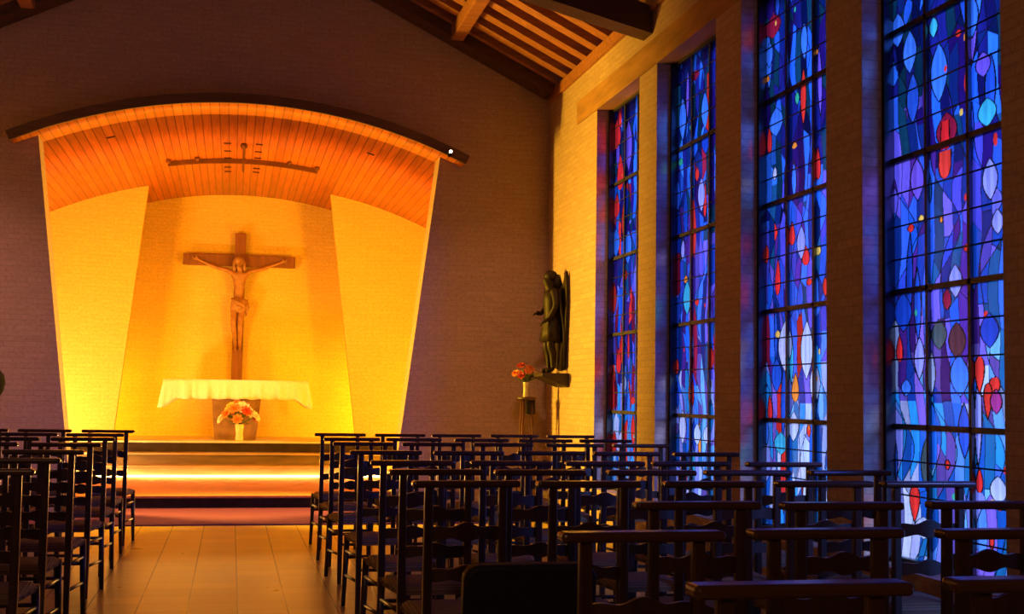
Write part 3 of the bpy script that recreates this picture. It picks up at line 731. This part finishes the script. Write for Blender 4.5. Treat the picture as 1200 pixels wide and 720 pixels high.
for s, n in ((-1, 'l'), (1, 'r')):
    J['sh'+n] = (s*0.13, -0.14, 2.535, .048, .042, 'chest')
    J['el'+n] = (s*0.38, -0.12, 2.60, .031, .03, 'sh'+n)
    J['wr'+n] = (s*0.59, -0.10, 2.69, .019, .019, 'el'+n)
    J['pa'+n] = (s*0.645, -0.095, 2.715, .026, .014, 'wr'+n)
    for q, (dx, dz) in enumerate(((0.055, 0.030), (0.062, 0.012), (0.058, -0.006), (0.046, -0.022))):
        J['f%d%s' % (q, n)] = (s*(0.645+dx), -0.10, 2.715+dz, .007, .007, 'pa'+n)
        J['g%d%s' % (q, n)] = (s*(0.645+dx*1.25), -0.118, 2.715+dz*0.8, .006, .006, 'f%d%s' % (q, n))
    J['th'+n] = (s*0.655, -0.118, 2.755, .008, .008, 'pa'+n)
    J['hi'+n] = (s*0.062, -0.13, 2.02, .068, .065, 'pelvis')
    J['kn'+n] = (s*0.05-0.025, -0.185, 1.74, .048, .046, 'hi'+n)
    J['ca'+n] = (s*0.042-0.012, -0.135, 1.60, .042, .043, 'kn'+n)
    J['an'+n] = (s*0.032, -0.105, 1.40, .026, .028, 'ca'+n)
    J['to'+n] = (s*0.03, -0.15, 1.315, .026, .018, 'an'+n)
fig = body(J, M['corpus'], cx); fig.name = 'carved_figure'; tag(fig, 'carved wooden figure with outstretched arms')
b = MB()
b.lathe([(0.085, -0.16), (0.112, -0.10), (0.105, 0.0), (0.095, 0.05), (0.075, 0.055)], (0, 0, 0), 28)
bmesh.ops.transform(b.bm, matrix=Matrix.Translation((0, -0.145, 2.06)) @ Matrix.Diagonal((1.12, 0.85, 1, 1)), verts=b.bm.verts)
for v in b.bm.verts: v.co.y -= 0.012*math.sin(v.co.x*60+v.co.z*40)
b.tube([(-0.11, -0.17, 2.11), (0.0, -0.24, 2.05), (0.11, -0.20, 1.99)], [.02, .028, .02]).tube([(-0.10, -0.17, 2.05), (0.0, -0.235, 1.99), (0.10, -0.20, 1.94)], [.018, .024, .016])
b.tube([(0.105, -0.17, 2.10), (0.13, -0.165, 1.98), (0.115, -0.15, 1.85)], [.03, .034, .01])
b.build('loincloth', M['loin'], fig)
b = MB().ball((-0.016, -0.205, 2.695), 0.075, 1, 1.05, 1.0, 14)
for s in (-1, 1): b.tube([(-0.016+s*0.06, -0.20, 2.70), (s*0.075-0.01, -0.185, 2.60), (s*0.07, -0.17, 2.53)], [.03, .03, .012])
b.ball((-0.016, -0.265, 2.585), 0.036, 1, 0.8, 1.1, 10)
b.build('hair', M['loin'], fig)

# ------------------------------------------------------------------ flowers
def bloom(mb, c, r, kind, d):
    """a round many petalled bloom facing direction d"""
    d = Vector(d).normalized(); s = d.orthogonal().normalized(); t = d.cross(s); c = Vector(c)
    for ring, (k, rr, tilt) in enumerate(((8, 1.0, 0.25), (6, 0.68, 0.55), (4, 0.35, 0.9))):
        for i in range(k):
            a = 2*PI*(i+0.5*ring)/k
            o = s*math.cos(a)+t*math.sin(a)
            tip = c + o*r*rr*math.cos(tilt) + d*r*(0.15+0.75*math.sin(tilt)); base = c + o*r*0.08
            w = o.cross(d).normalized()*r*0.36*(rr*0.6+0.4)
            mid = (tip+base)/2 + d*r*0.14
            mb.faces([base-w*0.3, base+w*0.3, mid+w, tip+w*0.35, tip-w*0.35, mid-w], [(0, 1, 2, 5), (5, 2, 3, 4)], smooth=True)
    mb.ball(c+d*r*0.28, r*0.22, n=8)
def bouquet(name, label, loc, vase_prof, blooms, spread, h0, h1, nleaf, seed):
    rnd = random.Random(seed)
    e = empty(name, loc); tag(e, label, 'flower arrangement')
    MB().lathe(vase_prof, (0, 0, 0), 24).build('vase', M['glassvase'], e)
    vh = vase_prof[-1][1]
    st = MB(); lf = MB()
    for i, (col, r) in enumerate(blooms):
        a = i*2.39996; rr = spread*math.sqrt((i+0.5)/len(blooms))
        z = h0+(h1-h0)*(1-(rr/spread)**2*0.85)*(0.55+0.45*rnd.random())
        p = (rr*math.cos(a), rr*math.sin(a)*0.5, z)
        st.tube([(0, 0, vh-0.04), (p[0]*0.4, p[1]*0.4, vh+(z-vh)*0.5), p], 0.004, 5)
        b = MB(); bloom(b, p, r, col, (p[0], p[1]-0.10, 0.12)); b.build('blossom', M[col], e)
    for i in range(nleaf):
        a = rnd.random()*6.28; rr = spread*(0.6+0.55*rnd.random()); z = h0+(h1-h0)*rnd.random()*0.7
        p = Vector((rr*math.cos(a), rr*math.sin(a)*0.5, z)); q = p*0.35+Vector((0, 0, vh*0.6)); d = (p-q); w = d.cross(Vector((0, 0, 1))).normalized()*0.022
        lf.faces([q, (p+q)/2+w+Vector((0, 0, .01)), p, (p+q)/2-w+Vector((0, 0, .01))], [(0, 1, 2, 3)])
    st.build('stems', M['leaf'], e); lf.build('foliage', M['leaf'], e)
    return e
W_, Y_, O_, R_ = 'white_p', 'yellow_p', 'orange_p', 'red_p'
bouquet('altar_flowers', 'white, yellow and orange flowers in a pale vase before the altar', (0.128, 18.52, PZ),
        [(0.050, 0), (0.058, 0.01), (0.048, 0.10), (0.060, 0.22), (0.055, 0.235)],
        [(W_, .11), (O_, .095), (W_, .10), (R_, .085), (Y_, .09), (W_, .10), (Y_, .085), (O_, .085), (W_, .09), (Y_, .09), (R_, .085), (W_, .09), (O_, .085), (W_, .085), (Y_, .08), (O_, .08), (R_, .08), (W_, .085)],
        0.25, 0.24, 0.58, 26, 3)

# ------------------------------------------------------------------ corner stand, flowers and wall figure
st = empty('plant_stand', (3.13, 13.55, 0)); tag(st, 'tall slim wooden stand with splayed legs in the far right corner', 'plant stand')
MB().lathe([(0.10, 1.265), (0.105, 1.272), (0.105, 1.288), (0.10, 1.295)], (0, 0, 0), 24).build('top', M['darkbeam'], st)
MB().box(-0.005, 0.085, -0.05, 0.045, 1.11, 1.265, 0.006).build('drawer_box', M['blackmetal'], st)
for a in (0.5, 2.4, 3.9, 5.5):
    MB().tube([(0.06*math.cos(a), 0.06*math.sin(a), 1.27), (0.13*math.cos(a), 0.13*math.sin(a), 0)], [.013, .010], 8).build('leg', M['fitting'], st)
b = MB()
b.tube([(0.095*math.cos(a), 0.095*math.sin(a), 0.62) for a in [0.5, 2.4, 3.9, 5.5, 6.783]], 0.007, 6).build('stretcher', M['fitting'], st)
bouquet('corner_flowers', 'orange and red flowers with green leaves on the corner stand', (3.115, 13.54, 1.295),
        [(0.028, 0), (0.032, 0.005), (0.024, 0.06), (0.030, 0.15), (0.034, 0.16)],
        [(O_, .06), (R_, .055), (O_, .055), (R_, .05), (O_, .05), (Y_, .04), (O_, .05), (R_, .05)], 0.15, 0.20, 0.36, 40, 8)

stt = empty('wall_figure', (3.32, 13.25, 1.55)); tag(stt, 'dark bronze standing figure on a wall bracket in the right corner', 'statue')
b = MB(); b.prism([(3.17-3.32, 0.0), (3.455-3.32, 0.0), (3.455-3.32, -0.145), (3.40-3.32, -0.13), (3.17-3.32, -0.035)], -0.24, 0.24, 'y'); b.build('bracket', M['bracket'], stt)
# facing the nave (-x); legs apart, one arm bent forward, tall pointed wings folded behind
J = {'pelvis': (0.0, 0, 0.55, .085, .075, None), 'waist': (0.0, 0, 0.66, .075, .065, 'pelvis'), 'chest': (-0.005, 0, 0.81, .10, .085, 'waist'),
     'neck': (-0.01, 0, 0.915, .038, .038, 'chest'), 'skull': (-0.035, 0.005, 0.985, .062, .058, 'neck'), 'crown': (-0.025, 0.005, 1.055, .05, .05, 'skull'), 'nose': (-0.10, 0.005, 0.985, .012, .012, 'skull')}
for s, n in ((-1, 'l'), (1, 'r')):
    J['sh'+n] = (0.0, s*0.13, 0.88, .045, .042, 'chest')
    fx = -0.03 if s > 0 else 0.0
    J['el'+n] = (fx*0.6, s*0.19, 0.71, .034, .034, 'sh'+n)
    J['wr'+n] = (fx-0.06, s*0.12, 0.64 if s > 0 else 0.58, .024, .022, 'el'+n)
    J['pa'+n] = (fx-0.10, s*0.10, 0.645 if s > 0 else 0.55, .026, .018, 'wr'+n)
    for q in range(4):
        J['f%d%s' % (q, n)] = (fx-0.135, s*0.10+(q-1.5)*0.013, (0.64 if s > 0 else 0.52), .0075, .0075, 'pa'+n)
        J['g%d%s' % (q, n)] = (fx-0.145, s*0.10+(q-1.5)*0.013, (0.615 if s > 0 else 0.495), .0065, .0065, 'f%d%s' % (q, n))
    J['th'+n] = (fx-0.105, s*0.07, 0.67 if s > 0 else 0.54, .008, .008, 'pa'+n)
    J['hi'+n] = (0.0, s*0.07, 0.50, .07, .068, 'pelvis')
    J['kn'+n] = (-0.03, s*0.085, 0.29, .048, .048, 'hi'+n)
    J['ca'+n] = (0.0, s*0.09, 0.20, .044, .044, 'kn'+n)
    J['an'+n] = (0.0, s*0.09, 0.045, .028, .028, 'ca'+n)
    J['to'+n] = (-0.085, s*0.105, 0.022, .03, .02, 'an'+n)
sf = body(J, M['bronze'], stt)
b = MB(); b.lathe([(0.10, 0.33), (0.145, 0.34), (0.125, 0.46), (0.09, 0.62), (0.11, 0.78), (0.10, 0.87), (0.05, 0.905)], (0, 0, 0), 32)
for v in b.bm.verts:
    a = math.atan2(v.co.y, v.co.x); k = 1+0.05*math.sin(a*11)*max(0, (0.65-v.co.z)*4); v.co.x *= 0.85*k; v.co.y *= 1.05*k
b.build('tunic', M['bronze'], sf)
b = MB().ball((-0.012, 0.005, 1.04), 0.07, 1.05, 1.0, 0.95, 14).tube([(0.03, 0.005, 1.05), (0.06, 0.0, 0.95), (0.05, 0, 0.88)], [.05, .055, .02]); b.build('hair', M['bronze'], sf)
b = MB()
b.faces([(x, y, z) for x, y, z in ((0.05, -0.16, 0.90), (0.05, 0.16, 0.90), (0.10, 0.20, 0.45), (0.11, 0.19, 0.06), (0.12, 0.0, 0.03), (0.11, -0.19, 0.06), (0.10, -0.20, 0.45), (0.13, 0, 0.5))],
        [(0, 1, 7), (1, 2, 7), (2, 3, 7), (3, 4, 7), (4, 5, 7), (5, 6, 7), (6, 0, 7)], smooth=True)
ck = b.build('cloak', M['bronze'], sf); ck.modifiers.new('t', 'SOLIDIFY').thickness = 0.02
for s in (-1, 1):
    b = MB(); poly = [(s*0.03, 0.86), (s*0.10, 0.98), (s*0.205, 1.085), (s*0.235, 0.92), (s*0.245, 0.70), (s*0.21, 0.45), (s*0.17, 0.22), (s*0.12, 0.35), (s*0.07, 0.6)]
    b.prism([(p[0], p[1]) for p in poly], 0.095, 0.125, 'x'); bmesh.ops.bevel(b.bm, geom=b.bm.edges[:], offset=0.008, segments=2, profile=0.5, affect='EDGES')
    b.build('wing', M['bronze'], stt)

# small spotlight on the right end of the canopy
sx = 2.262; sz = zv(sx)-0.02
sp = empty('canopy_spotlight', (sx, 13.70, sz)); tag(sp, 'tiny bright spotlight sitting on the right end of the canopy', 'spotlight')
MB().box(-0.02, 0.02, 0.0, 0.042, 0.0, 0.06).build('mount', M['blackmetal'], sp)
d = Vector((-0.05, -1, -0.12)).normalized()
MB().tube([Vector((0, 0.02, 0.05)), Vector((0, 0.02, 0.05))+d*0.10], [.022, .026], 16).build('lamp_housing', M['blackmetal'], sp)
MB().tube([Vector((0, 0.02, 0.05))+d*0.099, Vector((0, 0.02, 0.05))+d*0.104], [.016, .014], 16).build('lens', M['lamp_on'], sp)

# light strip under the second step
ls = MB().box(-2.5, 2.66, 17.785, 17.818, 0.155, 0.182, 0.003).build('step_light_strip', M['led'])
tag(ls, 'long glowing light strip along the foot of the second altar step', 'light strip')

# dark round topped stand at the left edge
ds = empty('round_headed_stand', (-2.215, 12.72, 0)); tag(ds, 'dark stand with a rounded head at the left picture edge', 'stand')
MB().lathe([(0.17, 0.012), (0.17, 0.03), (0.06, 0.07), (0.045, 0.4), (0.05, 0.9), (0.075, 1.08), (0.09, 1.2)], (0, 0, 0), 24).build('column', M['mattblack'], ds)
MB().lathe([(0.085, 1.195), (0.135, 1.28), (0.15, 1.36), (0.135, 1.43), (0.09, 1.485), (0.02, 1.505)], (0, 0, 0), 28).build('head', M['mattblack'], ds)

# ------------------------------------------------------------------ chairs
def slat_mesh(zc, h, wave):
    V = []; F = []; n = 24
    for i in range(n+1):
        t = i/n; x = -0.133+0.266*t
        y = 0.004+0.020*math.sin(PI*t)*-1
        e = wave*math.cos(4*PI*t)*math.sin(PI*t)
        top, bot = zc+h/2+e+0.010*math.sin(PI*t), zc-h/2-e*0.9+0.004*math.sin(PI*t)
        V += [(x, y-0.007, bot), (x, y-0.007, top), (x, y+0.007, top), (x, y+0.007, bot)]
    for i in range(n):
        for k in range(4): F.append((4*i+k, 4*i+(k+1) % 4, 4*i+4+(k+1) % 4, 4*i+4+k))
    F += [(0, 1, 2, 3), (4*n+3, 4*n+2, 4*n+1, 4*n)]
    return MB().faces(V, F)
def make_chair():
    """church chair facing +y; origin on the floor below the rear posts"""
    e = empty('church_chair')
    H = 0.97
    b = MB(); b.box(-0.213, 0.213, -0.035, 0.030, H-0.026, H, 0.010, 3); b.build('top_rail', M['chairrail'], e)
    for s in (-1, 1):
        b = MB(); b.bar((s*0.147, 0.012, 0), (s*0.147, -0.002, 0.44), 0.028, 0.030, 0.005, up=(0, 1, 0), w2=0.036, h2=0.034)
        b.bar((s*0.147, -0.002, 0.43), (s*0.147, -0.004, H-0.024), 0.036, 0.034, 0.006, up=(0, 1, 0), w2=0.033, h2=0.028)
        b.build('rear_post', M['chair'], e)
    slat_mesh(0.765, 0.052, 0.010).build('back_slat', M['chair'], e)
    slat_mesh(0.605, 0.048, 0.008).build('back_slat', M['chair'], e)
    # woven seat, wider at the front, gently domed
    V = []; F = []; nx, ny = 12, 12
    for j in range(ny+1):
        for i in range(nx+1):
            u, v = i/nx*2-1, j/ny; hw = 0.158+0.042*v
            r = max(abs(u), abs(v*2-1)); z = 0.452+0.016*(1-r**2)-(0.02 if r > 0.98 else 0)
            V.append((u*hw, 0.012+0.375*v, z))
    for j in range(ny):
        for i in range(nx):
            a = j*(nx+1)+i; F.append((a, a+1, a+nx+2, a+nx+1))
    k = len(V)
    V += [(-0.152, 0.015, 0.412), (0.152, 0.015, 0.412), (0.194, 0.384, 0.412), (-0.194, 0.384, 0.412)]
    F.append((k+3, k+2, k+1, k))
    F.append((k, k+1) + tuple(range(nx, -1, -1)))
    F.append((k+2, k+3) + tuple(range(ny*(nx+1), ny*(nx+1)+nx+1)))
    F.append((k+3, k) + tuple(j*(nx+1) for j in range(ny+1)))
    F.append((k+1, k+2) + tuple(j*(nx+1)+nx for j in range(ny, -1, -1)))
    seat = MB().faces(V, F, smooth=True)
    for f in seat.bm.faces:
        if len(f.verts) > 4 or f.normal.z < -0.5: f.smooth = False
    tag(seat.build('seat', M['rush'], e), 'woven rush seat')
    for s in (-1, 1):
        b = MB(); b.tube([(s*0.196, 0.412, 0), (s*0.190, 0.395, 0.2), (s*0.184, 0.372, 0.44)], [.013, .016, .019], 10); b.build('front_leg', M['chair'], e)
    for z0, z1 in ((0.34, 0.34), (0.20, 0.19)):
        for s in (-1, 1):
            MB().tube([(s*0.147, 0.006, z0), (s*0.188, 0.388, z1)], 0.010, 8).build('stretcher', M['chair'], e)
    MB().tube([(-0.188, 0.388, 0.30), (0.188, 0.388, 0.30)], 0.011, 8).build('stretcher', M['chair'], e)
    MB().tube([(-0.147, 0.004, 0.27), (0.147, 0.004, 0.27)], 0.010, 8).build('stretcher', M['chair'], e)
    return e
ORD = ['first', 'second', 'third', 'fourth', 'fifth', 'sixth', 'seventh', 'eighth', 'ninth', 'tenth', 'eleventh']
RIGHT = [10.87, 9.80, 8.90, 7.60, 6.46, 5.70, 4.95, 3.92, 3.08, 2.20]
NEAR = {7: [None, 1.47, 1.98, 2.50], 8: [1.01, 1.525, 2.04], 9: [1.03, 1.545]}
LEFT = [(11.30, 3), (10.35, 3), (9.42, 2), (8.45, 2), (7.43, 2), (6.55, 1), (5.66, 1)]
proto = make_chair(); first = True
rr = random.Random(12)
def put(x, y, rz, label, group):
    global first
    o = proto if first else copy_tree(proto)
    first = False
    o.location = (x, y, 0); o.rotation_euler = (0, 0, rz)
    o['label'] = label; o['category'] = 'chair'; o['group'] = group
for i, y in enumerate(RIGHT):
    cols = NEAR.get(i, [0.905+0.497*k for k in range(5)])
    for k, x in enumerate(cols):
        if x is None: continue
        j = 0.012 if i > 6 else 0.022
        x_ = x + (0 if k == 0 and i < 7 else rr.uniform(-j, j)) ; y_ = y+rr.uniform(-0.03, 0.03)*(k > 0)
        if i < 7: pos = 'dark wooden church chair, %s from the aisle in the %s row right of the aisle' % (ORD[k], ORD[i])
        elif i == 7: pos = 'dark wooden church chair, %s beyond the black padded chair along its row' % ORD[k-1]
        elif i == 8: pos = 'dark wooden church chair, %s from the left in the last row but one' % ORD[k]
        else: pos = 'dark wooden church chair, %s in the nearest row at the bottom right' % ORD[k]
        put(x_, y_, rr.uniform(-0.03, 0.03) if i < 9 else 0.0, pos, 'church chairs right of the aisle')
for i, (y, n) in enumerate(LEFT):
    for k in range(n):
        put(-1.005-0.497*k+rr.uniform(-.012, .012), y+rr.uniform(-0.02, 0.02), rr.uniform(-0.03, 0.03),
            'dark wooden church chair, %s from the aisle in the %s row left of the aisle' % (ORD[k], ORD[i]), 'church chairs left of the aisle')

# black padded chair among them
bc = empty('padded_chair', (0.905, 3.86, 0)); tag(bc, 'black padded stacking chair with rounded back among the wooden chairs', 'chair')
def pad(w, h, t, r, n=8):
    P = []
    for cx_, cz_, a0 in ((w/2-r, h/2-r, 0), (-w/2+r, h/2-r, PI/2), (-w/2+r, -h/2+r, PI), (w/2-r, -h/2+r, 1.5*PI)):
        for i in range(n+1):
            a = a0+PI/2*i/n; P.append((cx_+r*math.cos(a), cz_+r*math.sin(a)))
    return P
b = MB(); b.prism(pad(0.415, 0.36, 0.05, 0.05), -0.03, 0.03, 'y'); bmesh.ops.bevel(b.bm, geom=[e_ for e_ in b.bm.edges if abs(e_.verts[0].co.y-e_.verts[1].co.y) < 1e-6], offset=0.014, segments=3, profile=0.5, affect='EDGES')
bmesh.ops.transform(b.bm, matrix=Matrix.Translation((0, 0, 0.615)) @ Matrix.Rotation(0.10, 4, 'X'), verts=b.bm.verts); b.build('backrest', M['black'], bc)
b = MB(); b.box(-0.21, 0.21, 0.06, 0.47, 0.425, 0.475, 0.018, 3); b.build('seat', M['black'], bc)
for s in (-1, 1):
    MB().tube([(s*0.215, 0.03, 0.62), (s*0.215, 0.05, 0.44), (s*0.215, -0.06, 0.0)], 0.011, 10).build('rear_leg', M['blackmetal'], bc)
    MB().tube([(s*0.215, 0.05, 0.43), (s*0.215, 0.44, 0.43), (s*0.215, 0.47, 0.0)], 0.011, 10).build('front_leg', M['blackmetal'], bc)

# ------------------------------------------------------------------ light
def area(name, loc, target, sx_, sy_, power, col, spread=None):
    l = bpy.data.lights.new(name, 'AREA'); l.shape = 'RECTANGLE'; l.size = sx_; l.size_y = sy_; l.energy = power; l.color = col
    if spread: l.spread = spread
    o = bpy.data.objects.new(name, l); COL.objects.link(o); o.location = loc
    d = Vector(target)-Vector(loc); o.rotation_euler = d.to_track_quat('-Z', 'Y').to_euler(); return o
def spot(name, loc, target, power, col, ang, blend=0.6, r=0.05):
    l = bpy.data.lights.new(name, 'SPOT'); l.energy = power; l.color = col; l.spot_size = math.radians(ang); l.spot_blend = blend; l.shadow_soft_size = r
    o = bpy.data.objects.new(name, l); COL.objects.link(o); o.location = loc
    d = Vector(target)-Vector(loc); o.rotation_euler = d.to_track_quat('-Z', 'Y').to_euler(); return o
WARM = (1.0, 0.385, 0.014)
SPILL = (1.0, 0.54, 0.03)
# lamps hidden in the niche, behind the jambs of the opening, lighting screens, back wall and vault
area('niche_lamp_left', (-2.6, 14.5, 2.1), (0.3, 19.5, 2.6), 0.25, 1.3, 85, WARM, math.radians(118))
area('niche_lamp_right', (2.75, 14.5, 2.1), (-0.2, 19.5, 2.6), 0.25, 1.3, 85, WARM, math.radians(118))
# uplights on the floor beside the screens
area('niche_uplight_left', (-2.3, 17.2, 0.4), (-1.7, 18.6, 1.9), 0.3, 0.3, 85, (1.0, 0.5, 0.14))
area('niche_uplight_right', (2.5, 17.2, 0.4), (1.9, 18.6, 1.9), 0.3, 0.3, 45, WARM)
# lamps behind the screens that wash the back wall
area('screen_lamp_left', (-2.3, 19.3, 1.0), (-0.6, 20.3, 1.3), 0.15, 0.8, 60, WARM)
area('screen_lamp_right', (2.45, 19.3, 1.0), (0.9, 20.3, 1.3), 0.15, 0.8, 72, WARM)
# lamps behind the jambs that shine out of the opening into the nave
area('nave_wash_right', (-2.45, 14.75, 2.1), (3.46, 6.5, 0.4), 0.25, 1.4, 1000, SPILL, math.radians(130))
area('nave_wash_left', (2.6, 14.75, 2.1), (-3.3, 8.5, 0.4), 0.25, 1.4, 560, SPILL, math.radians(130))
# two lamps of the rail under the vault aimed at the altar table
spot('rail_lamp', (-0.44, 16.9, 4.2), (0.0, 18.6, 1.05), 115, (1.0, 0.60, 0.20), 26, 0.7, 0.03)
spot('rail_lamp', (0.74, 16.9, 4.2), (0.2, 18.6, 1.05), 115, (1.0, 0.60, 0.20), 26, 0.7, 0.03)
area('step_lamp', (0.08, 17.74, 0.25), (0.08, 17.45, 0.15), 5.1, 0.03, 70, (1.0, 0.5, 0.10))
# two added, unseen fill spots that brighten the lower gable wall beside the niche
spot('gable_fill_left', (-2.3, 10.2, 4.7), (-3.0, 14.0, 1.2), 300, (1.0, 0.50, 0.36), 54, 1.0, 0.1)
spot('gable_fill_right', (2.3, 10.2, 4.7), (3.0, 14.0, 1.1), 210, (1.0, 0.48, 0.20), 50, 1.0, 0.1)
# weak unseen fill light added behind the camera to lift piers and chairs
area('nave_fill', (-1.5, -2.2, 3.9), (1.6, 8, 1.2), 0.8, 0.8, 48, (1.0, 0.48, 0.26))

sl = bpy.data.lights.new('low_sky_glow', 'SUN'); sl.energy = 9.0; sl.angle = math.radians(24); sl.color = (0.55, 0.66, 1.0)
so_ = bpy.data.objects.new('low_sky_glow', sl); COL.objects.link(so_); so_.location = (12, -2, 6)
so_.rotation_euler = Vector((-0.60, 0.72, -0.30)).to_track_quat('-Z', 'Y').to_euler()

w = bpy.data.worlds.new('evening_sky'); SC.world = w; w.use_nodes = True
nt = w.node_tree; nt.nodes.clear()
o_ = nt.nodes.new('ShaderNodeOutputWorld'); bg = nt.nodes.new('ShaderNodeBackground')
tc = nt.nodes.new('ShaderNodeTexCoord'); sp_ = nt.nodes.new('ShaderNodeSeparateXYZ'); rp = nt.nodes.new('ShaderNodeValToRGB')
nt.links.new(tc.outputs['Generated'], sp_.inputs[0]); nt.links.new(sp_.outputs[2], rp.inputs[0])
rp.color_ramp.elements[0].color = (0.60, 0.71, 1.0, 1); rp.color_ramp.elements[1].color = (0.42, 0.58, 1.0, 1)
nt.links.new(rp.outputs[0], bg.inputs[0]); bg.inputs[1].default_value = 1.3
nt.links.new(bg.outputs[0], o_.inputs[0])

# ------------------------------------------------------------------ camera
cam = bpy.data.cameras.new('camera'); co_ = bpy.data.objects.new('camera', cam); COL.objects.link(co_)
cam.sensor_width = 36.0; cam.lens = 1500/1200*36.0; cam.clip_start = 0.05
ps, th, ro = math.radians(12.2865), math.radians(3.9992), math.radians(0.85)
Fv = Vector((math.sin(ps)*math.cos(th), math.cos(ps)*math.cos(th), math.sin(th)))
R0 = Vector((math.cos(ps), -math.sin(ps), 0)); U0 = R0.cross(Fv)
Rv = R0*math.cos(ro)+U0*math.sin(ro); Uv = U0*math.cos(ro)-R0*math.sin(ro)
co_.matrix_world = Matrix(((Rv.x, Uv.x, -Fv.x, 0), (Rv.y, Uv.y, -Fv.y, 0), (Rv.z, Uv.z, -Fv.z, 1.3), (0, 0, 0, 1)))
SC.camera = co_

vs = SC.view_settings
vs.view_transform = 'Standard'; vs.look = 'None'; vs.gamma = 1.0; vs.exposure = 0.0; vs.use_curve_mapping = False
cy = SC.cycles
cy.use_denoising = True
cy.max_bounces = 8; cy.diffuse_bounces = 5; cy.glossy_bounces = 4; cy.transmission_bounces = 6
cy.sample_clamp_indirect = 4.0
